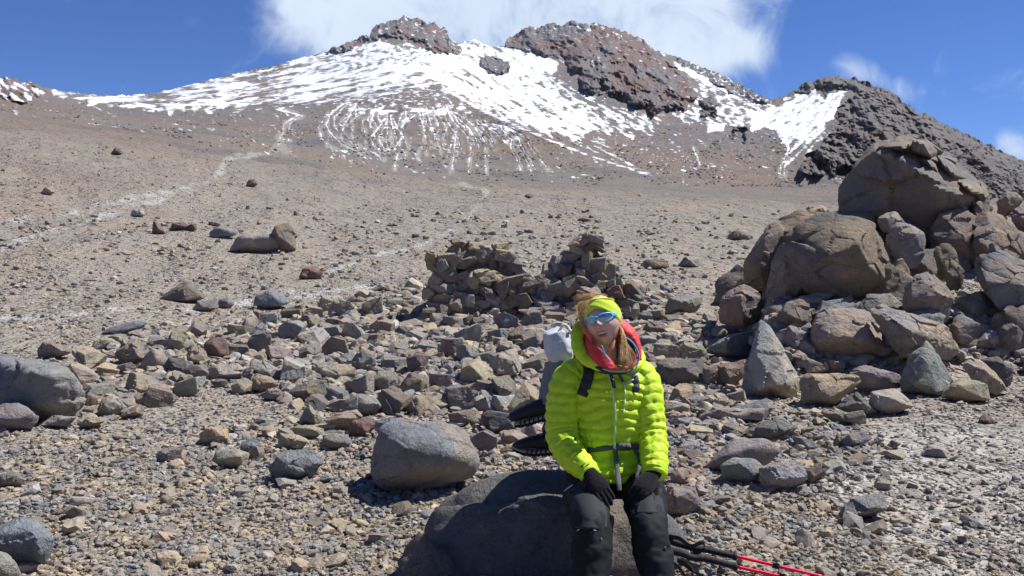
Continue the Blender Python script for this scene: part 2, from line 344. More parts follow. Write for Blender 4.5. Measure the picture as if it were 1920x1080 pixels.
# mountain skyline (photograph azimuth/elevation)
RIDGE = [(-260, 120), (-60, 138), (0, 146), (30, 150), (60, 156), (90, 165), (115, 171), (170, 177), (200, 179), (250, 178), (300, 173), (360, 158), (430, 140), (520, 121), (570, 107), (600, 100), (620, 93), (650, 80), (675, 70), (692, 66),
         (699, 54), (712, 46), (728, 42), (745, 34), (770, 31), (795, 37), (815, 44), (832, 48), (839, 58), (842, 72), (856, 80), (872, 78), (890, 74), (905, 82), (925, 88), (945, 84), (952, 72), (968, 60), (990, 52), (1020, 47), (1050, 44),
         (1075, 40), (1095, 46), (1115, 44), (1150, 55), (1180, 62), (1205, 76), (1232, 97), (1260, 104), (1290, 115), (1340, 135), (1390, 160), (1430, 180), (1447, 188), (1470, 180), (1487, 170), (1505, 158), (1522, 152), (1550, 144), (1575, 141), (1600, 145),
         (1640, 158), (1670, 172), (1690, 186), (1715, 205), (1740, 217), (1760, 228), (1800, 245), (1830, 262), (1860, 275), (1920, 305), (2000, 340), (2200, 365), (2600, 350)]
px_, py_ = np.array(RIDGE, float).T; rx, ry, rz = ray(px_, py_)
raz = np.arctan2(rx, ry); rte = rz/np.hypot(rx, ry); rte[-1] = .1
raz = np.concatenate([[-math.pi, -1.4], raz, [1.4, math.pi]]); rte = np.concatenate([[.09, .13], rte, [.1, .09]])
dense = np.linspace(-.64, .64, 1300); side = np.linspace(.64, math.pi, 60)[1:]
AZ = np.concatenate([-side[::-1][:-0 or None], dense, side[:-1]])
def ring_faces(nr, nc):
    i = np.arange(nr-1)[:, None]; j = np.arange(nc)[None]; a = i*nc+j; b = i*nc+(j+1) % nc
    return np.stack([a, b, b+nc, a+nc], -1).reshape(-1, 4)
def set_masks(m, snow, crag, pale, red, far):
    at = m.attributes.new('mask', 'FLOAT_COLOR', 'POINT'); at.data.foreach_set('color', np.stack([snow, crag, pale, red], 1).astype(np.float32).ravel())
    af = m.attributes.new('far', 'FLOAT', 'POINT'); af.data.foreach_set('value', far.astype(np.float32))
PATHS = [([(-200, 440), (0, 417), (90, 405), (150, 398), (220, 378), (290, 362), (350, 352), (400, 335), (415, 318), (425, 300), (440, 293)], 8),
         ([(0, 470), (60, 440), (130, 425), (200, 402), (300, 375), (345, 352)], 8), ([(440, 293), (500, 290), (535, 288)], 4),
         ([(700, 480), (790, 462), (830, 440), (870, 415), (895, 385), (915, 360), (890, 350), (850, 344)], 5),
         ([(-200, 640), (0, 600), (110, 592), (250, 575), (330, 585), (480, 565)], 7), ([(330, 650), (380, 632), (440, 605), (480, 590)], 8), ([(480, 560), (700, 540), (800, 545)], 9),
         ([(780, 465), (700, 475), (600, 520)], 5)]
PALEPOLY = [([(1530, 850), (1700, 780), (1930, 790), (2100, 900), (2100, 1100), (1700, 1100), (1560, 980)], .66, 60), ([(1240, 620), (1300, 585), (1345, 600), (1330, 650), (1250, 665)], .8, 25),
            ([(1500, 730), (1700, 740), (1800, 760), (1700, 800), (1500, 790)], .3, 25), ([(0, 400), (400, 340), (420, 380), (150, 520), (0, 560)], .25, 60), ([(200, 560), (560, 480), (800, 480), (800, 560), (500, 600)], .18, 50)]
def pale_mask(X, Y):
    p = np.zeros(X.shape); c = (X > -400) & (X < 2400) & (Y > 200) & (Y < 1300)
    x, y = X[c], Y[c]; q = np.zeros(x.shape); wob = fbm2(x/40, y/14, 3)*9
    for pts, w in PATHS: d, _ = segdist(x, y+wob*.6, pts); q = np.maximum(q, (.84+.55*np.clip(fbm2(x/55, y/16, 3, .5, 7)*1.3, -.6, .6))*np.exp(-(d/(w*(1.+.5*fbm2(x/30, y/12, 2, .5, 9))))**2))
    for poly, a, soft in PALEPOLY: q = np.maximum(q, a*sstep(-soft, soft*.4, sdf(x, y, poly)+wob))
    p[c] = q; return p
# near ground
rows = np.concatenate([np.exp(np.linspace(math.log(.15), math.log(3), 24))[:-1], 1/np.linspace(1/3., 1/14., 170)[:-1], np.exp(np.linspace(math.log(14), math.log(180), 150))])
azg = AZ[::2]; gx = rows[:, None]*np.sin(azg); gy = rows[:, None]*np.cos(azg)
gxf, gyf = gx.ravel(), gy.ravel(); gz = ground_z(gxf, gyf)
gX, gY = proj(gxf, np.where(gyf > .3, gyf, .3), gz); frnt = gyf > .5
gp = np.where(frnt, pale_mask(np.where(frnt, gX, 1e5), gY), 0)
gr_ = np.hypot(gxf, gyf); zr = np.zeros(gxf.shape)
v = np.stack([gxf, gyf, gz], 1); v = np.vstack([v, [[0, 0, 0]]]); fc = ring_faces(len(rows), len(azg))[:, ::-1]
gm = fast_mesh('ground', v, fc); ap = lambda a, q=0: np.append(a, q)
tmp = bmesh.new(); tmp.from_mesh(gm); tmp.verts.ensure_lookup_table(); nc = len(azg)
for j in range(nc): tmp.faces.new((tmp.verts[len(v)-1], tmp.verts[(j+1) % nc], tmp.verts[j]))
for f_ in tmp.faces: f_.smooth = True
tmp.to_mesh(gm); tmp.free()
redm = np.where(frnt, .35*sstep(.05, .4, fbm2(np.clip(gX,-3000,5000)/260, np.clip(gY,0,3000)/70, 3)+.12)*sstep(620, 400, gY)*sstep(700, 200, gX), 0)
set_masks(gm, ap(zr), ap(zr), ap(gp), ap(np.clip(redm, 0, 1)), ap(.75*sstep(16, 175, gr_)))
gm.materials.append(TERR); ground = link(bpy.data.objects.new('ground', gm)); ground['kind'] = 'structure'
# ------------------------------------------------------------------ mountain
NT = 240; e0 = ((gprof(np.full(len(AZ), 180.), AZ)-CAMZ)/180.)[None]; er = np.interp(AZ, raz, rte)
tt = np.linspace(0, 1, NT)
TE = e0+(er[None]-e0)*tt[:, None]; az2 = np.repeat(AZ[None], NT, 0)
X, Y = proj(np.sin(az2), np.cos(az2), CAMZ+TE); okf = np.abs(az2) < .9; X = np.where(okf, X, 960+F*np.sign(az2)*1.3)
Rr = np.interp(AZ, [-math.pi, -.7, -.48, -.3, -.1, .05, .17, .22, .3, .42, .7, math.pi], [900, 900, 800, 1300, 1700, 1900, 1750, 1450, 1150, 900, 800, 900])
ns = 71; ers = er.copy()
for _ in range(2): ers = np.convolve(np.pad(ers, ns//2, mode='edge'), np.ones(ns)/ns, 'valid')
Ts = np.clip((TE-e0)/(ers[None]-e0), 0, 1.25); RR = 180*(Rr[None]/180)**(Ts**.86)
x, y = X.ravel(), Y.ravel(); R = RR.ravel(); T = np.repeat(tt[:, None], len(AZ), 1).ravel(); o0 = np.zeros(len(x))
def zs(v): return (v-v[ZSEL].mean())/v[ZSEL].std()
ZSEL = (x > 100) & (x < 1800)
def pn(sx, sy, k=0, o=4, rot=0., g=.5):
    c, s = math.cos(rot), math.sin(rot); return zs(fbm2((x*c+y*s)/sx, (-x*s+y*c)/sy, o, g, k))
def pr(sx, sy, k=0, o=4, rot=0., g=.5):
    c, s = math.cos(rot), math.sin(rot); return zs(ridged2((x*c+y*s)/sx, (-x*s+y*c)/sy, o, g, k))
wig = pn(26, 20, 3, 4)*3.5
A = [(612, 100), (650, 80), (692, 64), (712, 36), (770, 20), (835, 40), (845, 75), (868, 95), (850, 102), (812, 98), (785, 84), (760, 70), (735, 66), (705, 76), (660, 92)]
B = [(944, 84), (950, 66), (1000, 40), (1075, 30), (1130, 34), (1205, 66), (1236, 98), (1262, 128), (1290, 150), (1304, 178), (1308, 196), (1270, 205), (1240, 213), (1222, 210), (1150, 186), (1092, 163), (1085, 140), (1062, 128), (1058, 112), (1010, 103), (985, 92)]
E1 = [(900, 112), (925, 104), (955, 118), (957, 134), (930, 139), (902, 132)]
E2 = [(1312, 190), (1335, 178), (1348, 195), (1340, 222), (1315, 215)]; E3 = [(1375, 240), (1400, 238), (1395, 270), (1370, 262)]
E4 = [(-200, 120), (0, 140), (30, 148), (60, 158), (85, 172), (60, 190), (45, 198), (0, 180), (-200, 180)]
H = [(1478, 178), (1520, 145), (1575, 132), (1640, 150), (1740, 205), (1930, 300), (2300, 330), (2300, 400), (1930, 380), (1640, 350), (1560, 330), (1488, 322), (1520, 290), (1560, 255), (1566, 232), (1575, 205), (1598, 172), (1560, 170), (1545, 182), (1535, 168)]
K = [(1060, 118), (1090, 165), (1230, 215), (1260, 240), (1180, 246), (1090, 205), (1030, 165), (1012, 130), (1040, 112)]
RIM = [(1238, 95), (1290, 112), (1395, 158), (1447, 184), (1452, 196), (1400, 190), (1330, 150), (1262, 112)]
sA, sB, sE1, sE2, sE3, sE4, sH, sK, sRim = [sdf(x, y, q)+wig*w for q, w in ((A, .6), (B, .8), (E1, .7), (E2, .8), (E3, .8), (E4, .7), (H, .8), (K, 1.), (RIM, .6))]
mA, mB, mE1, mE2, mE3, mE4, mH, mRim = [sstep(-1.5, 1.5, q) for q in (sA, sB, sE1, sE2, sE3, sE4, sH, sRim)]
small = 0*x+0.*sstep(90, 110, y)*sstep(320, 240, y)*.0
crag = np.maximum.reduce([mA, mB, mE1, mE2, mE3, mE4, mH*.92, mRim*.8])
cliff = sstep(-3, 3, sB)*sstep(-40, 0, sdf(x, y, [(1080, 145), (1240, 160), (1245, 212), (1090, 165)])*3)
pxm = R/F   # metres per photo pixel
blocks = pr(11, 9, 5, 4, .3, .6); cols = pr(7, 30, 8, 3)
rel = crag*(blocks*3.5+pr(34, 28, 2, 4, .5, .6)*14+pr(85, 60, 66, 3, .4)*24)+cliff*(cols*4)+mH*(pr(16, 14, 44, 4, .4, .55)*1.7+pr(70, 45, 45, 4, .5)*5)
bul = lambda s, w, a: a*(1-np.exp(-np.maximum(s, 0)/w))
rel = rel+bul(sA, 7, 40)+bul(sB, 7, 75)+bul(sE1, 6, 30)+bul(sE2, 5, 25)+bul(sE3, 5, 20)+bul(sE4, 7, 20)+bul(sH, 20, 25)+mRim*(6+3*pr(7, 6, 61, 3))
# scree cone edge
cone = [(700, 130), (790, 141), (840, 170), (900, 205), (960, 232), (1010, 255), (1100, 290), (1230, 332)]
dc, tcn = segdist(x, y, cone); cy = np.interp(x, [p_[0] for p_ in cone], [p_[1] for p_ in cone])
inx = (x > 690) & (x < 1260); below = inx & (y > cy)
rel = rel+90*sstep(.1, .45, T)*sstep(1230, 1020, x)*np.exp(-dc/np.where(below, 70, 35))*sstep(660, 790, x)*sstep(1300, 1100, x)
rough = .25*pr(30, 12, 77, 4)+pn(90, 40, 78, 4)
rel = rel+rough*2.6*sstep(0., .3, T)
# gullies
gul = np.zeros(len(x)); guls = np.zeros(len(x)); gside = np.zeros(len(x))
GL = [[(520, 205), (560, 215), (533, 232), (530, 250), (524, 262)], [(645, 193), (618, 216), (612, 235), (622, 252), (640, 268), (672, 285)], [(668, 195), (655, 218), (645, 235), (642, 248)], [(700, 205), (690, 225), (700, 246)],
      [(672, 200), (678, 212), (662, 224)], [(704, 204), (697, 220), (695, 232)], [(722, 222), (706, 245), (696, 258), (700, 272), (712, 280)], [(733, 215), (735, 232), (742, 250), (745, 268), (756, 282)], [(762, 208), (760, 225), (752, 240), (756, 256), (745, 270)], [(778, 215), (757, 233), (752, 258)],
      [(785, 205), (790, 225), (797, 245), (800, 262)], [(800, 203), (806, 228), (815, 250), (816, 270), (815, 282)], [(812, 202), (828, 222), (838, 240), (832, 262), (828, 275)], [(838, 200), (848, 225), (872, 250), (885, 268), (880, 300)], [(836, 205), (855, 218), (880, 240), (893, 262)],
      [(856, 245), (853, 270), (850, 292)], [(880, 228), (895, 245), (905, 258)], [(895, 228), (915, 250), (922, 262)], [(905, 230), (925, 245), (942, 258)], [(938, 235), (948, 250), (960, 262), (957, 275), (970, 300)], [(946, 237), (965, 248), (975, 262), (972, 272), (985, 295), (995, 318)],
      [(925, 232), (950, 236), (975, 250)], [(1470, 240), (1478, 262), (1476, 285), (1466, 308)], [(1480, 268), (1472, 318)], [(745, 290), (742, 305)], [(1300, 278), (1308, 295)]]
gsel = ((x > 440) & (x < 1060) & (y > 185) & (y < 330)) | ((x > 1250) & (x < 1500) & (y > 220) & (y < 340))
gr2 = np.random.RandomState(8)
for g_ in list(GL[:22])+[GL[k] for k in (1, 2, 3, 6, 7, 13)]:
    dx_, dy_ = gr2.choice([-1, 1])*gr2.uniform(7, 13), gr2.uniform(-2, 7); GL.append([(p_[0]+dx_*(.5+.5*i_), p_[1]+dy_+gr2.uniform(-2, 2)) for i_, p_ in enumerate(g_)])
xs, ys = x[gsel], y[gsel]; gn_ = 0; ox = fbm2(xs/9, ys/9, 3)*1.5; gg = np.zeros(xs.shape); gw = np.zeros(xs.shape)
for g_ in GL:
    ex, ey = g_[-1][0]-g_[-2][0], g_[-1][1]-g_[-2][1]; g_ = g_+[(g_[-1][0]+ex*.5, g_[-1][1]+abs(ey)*.8)]
    d, s_ = segdist(xs+ox, ys+ox*.5, g_); w = (1.9-1.0*s_)*.62
    gn_ += 1; gg = np.maximum(gg, np.exp(-(d/w)**2)*(1.05-.3*s_)*(1 if gn_ <= 26 else .72)); gw = np.maximum(gw, np.exp(-(d/7.5)**2))
gul[gsel] = gg; gside[gsel] = gw
rel = rel-7*gul+3.5*gside
R2 = R-rel*np.clip((T-.02)*6, 0, 1)*1.0
R2 = np.maximum(R2, 175); R2 = np.where(T == 0, 180, R2)
# snow
def area(poly, soft=12): return sstep(-soft, soft, sdf(x, y, poly)+wig)
ridg = np.interp(x, px_, py_)
dr = y-ridg
snow = -np.ones(len(x))*3
def add(mask, a, nz): 
    global snow
    snow = np.maximum(snow, a+nz-(1-mask)*4)
st1 = pn(110, 7.5, 12, 3, -.20, .5); st2 = pn(130, 7.0, 13, 3, -.03, .5); sp = pn(22, 7, 14, 3, -.15, .55); sp2 = pn(16, 6, 15, 3, .5)
add(area([(85, 150), (260, 165), (430, 115), (470, 160), (420, 200), (330, 206), (210, 202), (110, 182)], 8), .05, st2*.95+sp*.35)
add(area([(400, 110), (600, 80), (700, 60), (760, 100), (700, 160), (560, 186), (430, 205), (400, 190)], 9), -.05, st1*.8+sp*.5)
add(area([(600, 135), (700, 120), (860, 90), (840, 150), (720, 160), (560, 180), (480, 190)], 9), .55, st1*.9+sp*.4)
add(area([(230, 194), (330, 198), (420, 190), (470, 194), (400, 211), (280, 211)], 4), .3, sp*.9)
add(area([(600, 95), (690, 70), (850, 95), (860, 130), (780, 140), (640, 130)], 8), .35, pn(10, 7, 16, 4)*.9)
add(area([(120, 150), (330, 160), (900, 60), (860, 170), (640, 196), (430, 212)], 14), -.7, pn(70, 6, 60, 3, -.16, .6))
add(area([(430, 190), (600, 168), (790, 150), (760, 178), (640, 196), (500, 205), (430, 214)], 6), -.35, pn(120, 5.5, 17, 2, -.17)*.8+sp*.35)
add(area([(850, 85), (905, 78), (945, 84), (990, 98), (1058, 112), (1030, 140), (1060, 185), (1140, 235), (1090, 262), (1010, 250), (900, 203), (845, 168), (790, 138), (820, 110)], 6), 1.35, sp2*.75+pn(70, 9, 18, 3, .55)*.75)
add(area([(1010, 122), (1080, 165), (1180, 200), (1250, 225), (1210, 262), (1110, 252), (1030, 195)], 12), -.1, sp2*.8+pn(60, 6, 20, 4, .5)*.6)
add(area([(1030, 235), (1100, 250), (1190, 290), (1240, 333), (1180, 318), (1090, 284)], 6), -.9, pn(100, 5.5, 22, 2, .44)*.95+sp2*.25)
snow = np.maximum(snow, np.where((tcn > .25), 1.2-dc/2.-.6*tcn+sp*.5, -3))
add(area([(1234, 97), (1260, 104), (1345, 140), (1455, 195), (1450, 206), (1400, 202), (1330, 168), (1270, 130)], 5), .35, pn(70, 5, 23, 3, .47)*.8+sp2*.4)
add(area([(1290, 165), (1330, 160), (1420, 205), (1420, 240), (1330, 245), (1280, 225), (1250, 215)], 8), .05, pn(13, 7, 25, 4, .3)*1.0)
add(area([(1325, 228), (1362, 232), (1362, 250), (1328, 243)], 3), 1.5, sp*.5)
add(area([(1405, 212), (1450, 200), (1475, 185), (1502, 168), (1535, 160), (1530, 182), (1560, 170), (1592, 165), (1572, 195), (1562, 230), (1520, 262), (1475, 268), (1455, 248), (1410, 240)], 4), 1.4, pn(16, 8, 26, 4, -.6)*.7)
add(area([(1466, 240), (1562, 225), (1550, 262), (1480, 310), (1466, 300)], 5), -.1, pn(60, 6, 27, 2, -.78)*.8+sp2*.4)
dots = pn(8, 2.6, 29, 3)
add(1.+0*x, -3.1, dots); add(area([(800, 195), (1000, 235), (1240, 330), (1400, 330), (1260, 260), (1040, 235), (850, 170)], 20), -1.75, dots)
add(area([(1500, 320), (1620, 300), (1600, 360), (1500, 350)], 10), -.6, dots); add(area([(560, 180), (800, 150), (900, 215), (620, 205)], 10), -1.0, pn(12, 3, 30, 3, -.1))
add(area([(640, 196), (690, 201), (760, 206), (860, 200), (880, 208), (760, 213), (680, 208)], 2.5), .6, sp*.8)
add(area([(880, 224), (920, 228), (960, 236), (985, 250), (978, 256), (940, 242), (885, 232)], 3), .6, sp*.8)
snow = np.maximum(snow, gul*3.0-1.3+pn(7, 9, 35)*.35)
cragblock = np.maximum.reduce([mA, mB, mE1, mE2, mE3])
snow = np.where(cragblock > .5, -2.0+pn(12, 3.5, 36, 4, .3)+.7*sstep(30, 5, dr)*sstep(1280, 1100, x)-1.*cliff, snow)
snow = np.where((mH > .5), np.minimum(snow, -2.9+pn(8, 3.5, 37, 3)+.6*sstep(14, 4, dr)), snow)
snow = np.where((mE4 > .5) & (x < 200), -.4+pn(22, 7, 38, 3, .6), snow)
snow = np.where(mRim > .5, -.9+pn(9, 4, 39, 3), snow)
snow = np.where(okf.ravel() & (x > -150) & (x < 2100), snow, -.9+pn(40, 8, 40, 3))
snowv = np.clip(snow*.30+.5, -.3, 1.0)*sstep(352, 325, y+9*pn(60, 14, 90, 3))
rubble = sstep(-.2, 1.1, pn(13, 7, 50, 3)-1.1+1.5*np.maximum(sstep(-15, 15, sK), area([(1270, 200), (1420, 205), (1460, 290), (1330, 290), (1260, 260)], 15)))*.8
rubble = np.maximum(rubble, .6*sstep(1.3, 2., pn(26, 8, 51, 3)))
rubble = rubble*sstep(0, .15, T); cragv = np.clip(np.maximum(crag, rubble), 0, 1)
R2 = R2-rubble*pr(6, 5, 52, 3)*2
palev = np.clip(pale_mask(x, y)*.8+gside*1.1*sstep(.3, -.1, pn(10, 14, 53)*.4), 0, 1)
palev = np.maximum(palev, .75*area([(515, 262), (530, 250), (548, 285), (500, 292), (505, 278)], 3))
redv = np.clip(area([(1090, 262), (1300, 285), (1520, 345), (1300, 335), (1150, 300)], 25)*.55+mB*.95*sstep(-1., .6, pn(60, 40, 54, 3)+.1)+.55*sstep(140, 20, x)*sstep(260, 190, y)+.15*sstep(.0, 1.5, pn(140, 40, 55, 3))+.8*mA*sstep(-.3, .8, pn(30, 20, 56))+.1*mH+.4*mH*sstep(.0, 1.2, pn(60, 30, 57))+.8*mE4, 0, 1)
redv = redv*sstep(0, .2, T)
# jagged rim
jag = (blocks*.6+pr(28, 20, 67, 3)*1.8*np.maximum(crag, .12))*sstep(.93, 1., T)/F
te = TE.ravel()+jag*1.2
az = az2.ravel(); wx, wy, wz = R2*np.sin(az), R2*np.cos(az), CAMZ+R2*te
wz = np.where(T == 0, gprof(180.+0*az, az), wz)
V = np.stack([wx, wy, wz], 1); last = V[-len(AZ):]; back = []
for k in range(1, 9):
    q = 1+.06*k*k; b_ = last.copy(); b_[:, :2] *= q; b_[:, 2] = last[:, 2]*(1-.09*k)-6*k; back.append(b_)
V = np.vstack([V]+back); nb = 8*len(AZ); padb = lambda a: np.concatenate([a, np.zeros(nb)])
mm = fast_mesh('mountain', V, ring_faces(NT+8, len(AZ))[:, ::-1])
set_masks(mm, padb(snowv), padb(cragv), padb(palev), padb(redv), np.append(.75+.25*sstep(0, .5, T), np.ones(nb)))
mm.materials.append(TERR); mountain = link(bpy.data.objects.new('mountain', mm)); mountain['kind'] = 'structure'
MV = (x, y, V[:len(x)], snowv, cragv)
haze(.000035, -6., float(V[:, 2].max())+60, float(np.abs(V[:, :2]).max())+60)
# ------------------------------------------------------------------ rocks
def ico(n):
    bm = bmesh.new(); bmesh.ops.create_icosphere(bm, subdivisions=n, radius=1); v = np.array([q.co[:] for q in bm.verts]); f = np.array([[x.index for x in q.verts] for q in bm.faces]); bm.free()
    return v/np.linalg.norm(v, axis=1)[:, None], f
ICO = {n: ico(n) for n in (2, 3, 4, 5, 6)}
def planes_hull(pts):
    bm = bmesh.new()
    for p in pts: bm.verts.new(p)
    bmesh.ops.convex_hull(bm, input=bm.verts); bm.faces.ensure_lookup_table(); bm.normal_update(); c = np.mean(pts, 0)
    out = []
    for f in bm.faces:
        n = np.array(f.normal[:]); d = n.dot(np.array(f.verts[0].co[:])-c)
        if np.linalg.norm(n) < .5: continue
        if d < 0: n, d = -n, -d
        out.append((n, d))
    bm.free(); return c, np.array([o[0] for o in out]), np.maximum(np.array([o[1] for o in out]), 1e-3)
def soft_rad(dirs, n, d, p):
    q = np.maximum(dirs @ n.T, 0)/d[None]; m = q.max(1); return 1/(m*((q/m[:, None])**p).sum(1)**(1/p))
def rough_rock(dirs, rad, size, amp, seed, crack=.35):
    """radial relief: slabs, cracks and pitting in metres relative to size"""
    pos = dirs*rad[:, None]/size; s = seed*7.7
    q = pos+.25*np.stack([noise3(pos*1.3+s), noise3(pos*1.3+s+9), noise3(pos*1.3+s+20)], 1)
    big = fbm(q*1.7+s, 2); mid = fbm(q*4.5+s, 4, .6); rd = 1-2*np.abs(noise3(q*np.array([2.2, 2.2, 3.6])+s+3)); st = np.clip((rd-.8)*5, 0, 1)
    return rad*(1+amp*(big*.8+mid*.5)-crack*amp*st)
def cells(pos, seed, k=26, amp=.03, tilt=.10):
    """broken-block relief: every cell of a random partition is offset and tilted"""
    rs = np.random.RandomState(seed+5); s = rs.normal(size=(k, 3)); s /= np.linalg.norm(s, axis=1)[:, None]; s *= rs.uniform(.7, 1.1, (k, 1))
    w = pos+.10*np.stack([noise3(pos*2.1+seed), noise3(pos*2.1+seed+7), noise3(pos*2.1+seed+13)], 1); dd = ((w[:, None]-s[None])**2*np.array([1, 1, 1.6])).sum(2); i = dd.argmin(1); q = np.partition(dd, 1, axis=1)
    tv = rs.normal(size=(k, 3))*tilt; edge = np.exp(-np.maximum(q[:, 1]-q[:, 0], 0)/.035)
    return (rs.uniform(-1, 1, k)*amp)[i]+((w-s[i])*tv[i]).sum(1)-edge*amp*.7
def rand_planes(rs, k, flat=1.):
    n = rs.normal(size=(k, 3)); n /= np.linalg.norm(n, axis=1)[:, None]; d = rs.uniform(.5, .95, k)
    b = np.array([[0, 0, 1], [0, 0, -1], [1, 0, 0], [-1, 0, 0], [0, 1, 0], [0, -1, 0.]])+rs.normal(size=(6, 3))*.22; b /= np.linalg.norm(b, axis=1)[:, None]
    n = np.vstack([n, b]); d = np.concatenate([d, rs.uniform(.6, 1, 6)]); return n, d
def proto(seed, lvl, k=11, p=22, amp=.055):
    rs = np.random.RandomState(seed); d, f = ICO[lvl]; n, dd = rand_planes(rs, k); r = soft_rad(d, n, dd, p)
    r = rough_rock(d, r*(1+cells(d, seed, 12, .018, .07)), 1., amp*.8, seed) if lvl > 2 else r*(1+amp*1.2*noise3(d*2.5+seed)); v = d*r[:, None]
    lo, hi = v.min(0), v.max(0); v = (v-(lo+hi)/2)/((hi-lo)/2); return v, f
PRO = []
for s in range(20):
    v, f = proto(100+s, 5, k=[3, 5, 7, 10][s % 4], p=[140, 90, 60, 30][s % 4], amp=[.045, .055, .065][s % 3]); m = fast_mesh('rock_shape', v, f); m.materials.append(ROCK); crisp(m); PRO.append(m)
used = {}
def copy_mesh_obj(name, mesh, color):
    if mesh not in used: used[mesh] = True
    o = link(bpy.data.objects.new(name, mesh)); o.color = (*color, 1); return o
def vary(c, rs, a=.13):
    k = rs.uniform(1-a, 1+a); return tuple(float(np.clip(x*k*(1+rs.uniform(-.05, .05)), .02, .6)) for x in c)
ROCKS = []   # (obj, px, py, w, h, colour word, landmark)
RS = np.random.RandomState(5)
def place(px, by, w, h, ck, rs, name='rock', depth=None, lift=0., tilt=.3, dd=None, parent=None):
    """a rock whose photographed box is centred at px, base at by; depth from the ground it stands on"""
    t = settle(px, by, float(hit_ground(px, by)[0])) if depth is None else depth
    sw, sh = w/F*t/2, h/F*t/2; sd = sw*rs.uniform(.7, 1.15)
    y0 = t+sd*.5; c = P(px, by-h*.46, y0); c[2] += lift
    o = copy_mesh_obj(name, PRO[rs.randint(len(PRO))], vary(PAL[ck], rs)); c = np.asarray(c)
    a = rs.choice([0, math.pi])+rs.uniform(-.35, .35); b = rs.uniform(-tilt, tilt); fl = rs.choice([0, math.pi])
    if parent is not None: o.parent = parent; c = c-np.array(WL[parent.name])
    o.matrix_basis = Matrix.Translation(Vector(c)) @ Matrix.Rotation(b, 4, 'Y') @ Matrix.Scale(sw*1.12, 4, (1, 0, 0)) @ Matrix.Scale(sd, 4, (0, 1, 0)) @ Matrix.Scale(sh*1.12, 4, (0, 0, 1)) @ Matrix.Rotation(fl, 4, 'X') @ Matrix.Rotation(a, 4, 'Z')
    return o
LM = {}
OCC = []   # occupied ellipses for filling: (px,py,w,h)
def traced(outline, ck, label=None, lm=None, ridge=None, p=34, amp=.06, thick=.8, lvl=5, depth=None, name='boulder', base=None, parent=None, mat=None, seed=None, crack=.6, occ=True, kc=22, cm=1., chips=True):
    o_ = np.array(outline, float); seed = seed if seed is not None else int(o_[0, 0]*3+o_[0, 1]) % 997; rs = np.random.RandomState(seed)
    cx, cy = o_.mean(0); w = np.ptp(o_[:, 0]); h = np.ptp(o_[:, 1]); by = o_[:, 1].max() if base is None else base; bx = o_[np.argmax(o_[:, 1]), 0]
    t = settle(cx, by, float(hit_ground(np.clip(cx, -300, 2300), by)[0])) if depth is None else depth
    T = min(w, h*1.6)/F*t*thick; D = t+T*.3; pts = [P(x, y, D) for x, y in o_]
    c2 = np.array([cx, cy])
    rid = ridge if ridge is not None else [(cx+rs.uniform(-.22, .22)*w, cy+rs.uniform(-.25, .1)*h, .5), (cx+rs.uniform(-.2, .2)*w, cy+rs.uniform(.05, .3)*h, .42)]
    for x, y, q in rid: pts.append(P(x, y, D-T*q))
    if p <= 22:
        for x, y in o_[::2]: z = c2+(np.array([x, y])-c2)*rs.uniform(.55, .75); pts.append(P(z[0], z[1], D-T*rs.uniform(.2, .38)))
    else: z = c2+(o_[rs.randint(len(o_))]-c2)*.6; pts.append(P(z[0], z[1], D-T*.36)); p = p*2.6
    for x, y in o_[::2 if p > 22 else 1]: z = c2+(np.array([x, y])-c2)*.8; pts.append(P(z[0], z[1]+.03*h, D+T*rs.uniform(.3, .5)))
    c, n, d = planes_hull(np.array(pts)); size = np.median(d)*1.6; dirs, f = ICO[lvl]
    if p > 22 and chips:
        en = rs.normal(size=(5, 3)); en /= np.linalg.norm(en, axis=1)[:, None]; en = en[en[:, 2] > -.3]; sup = ((np.array(pts)-c) @ en.T).max(0); n = np.vstack([n, en]); d = np.concatenate([d, sup*rs.uniform(.70, .92, len(en))])
    r = soft_rad(dirs, n, d, p)*(1.03 if p > 22 else 1.05); r = r*(1+cells(dirs*(r/size)[:, None]*1.3, seed, kc, (.030 if p > 22 else .010)*cm, (.11 if p > 22 else .04)*cm)); r = rough_rock(dirs, r, size, amp*.8, seed, crack*.5); v = c+dirs*r[:, None]
    o = mk(name, (v, f), mat or (BIGROCK if w > 90 else ROCK), parent=parent, loc=None if parent else (c[0], c[1], c[2]-.0), color=vary(PAL[ck], rs, .06))
    if p > 19: crisp(o.data, 22)
    if parent is None:
        o['label'] = label or ''; o['category'] = 'boulder' if name == 'boulder' else 'rock'; o['group'] = 'rocks on the volcano slope'
        ROCKS.append((o, cx, cy, w, h, ck, bool(label)))
        if lm: LM[lm] = (cx, cy, w, h)
    if occ: OCC.append((cx, cy, w, h))
    return o
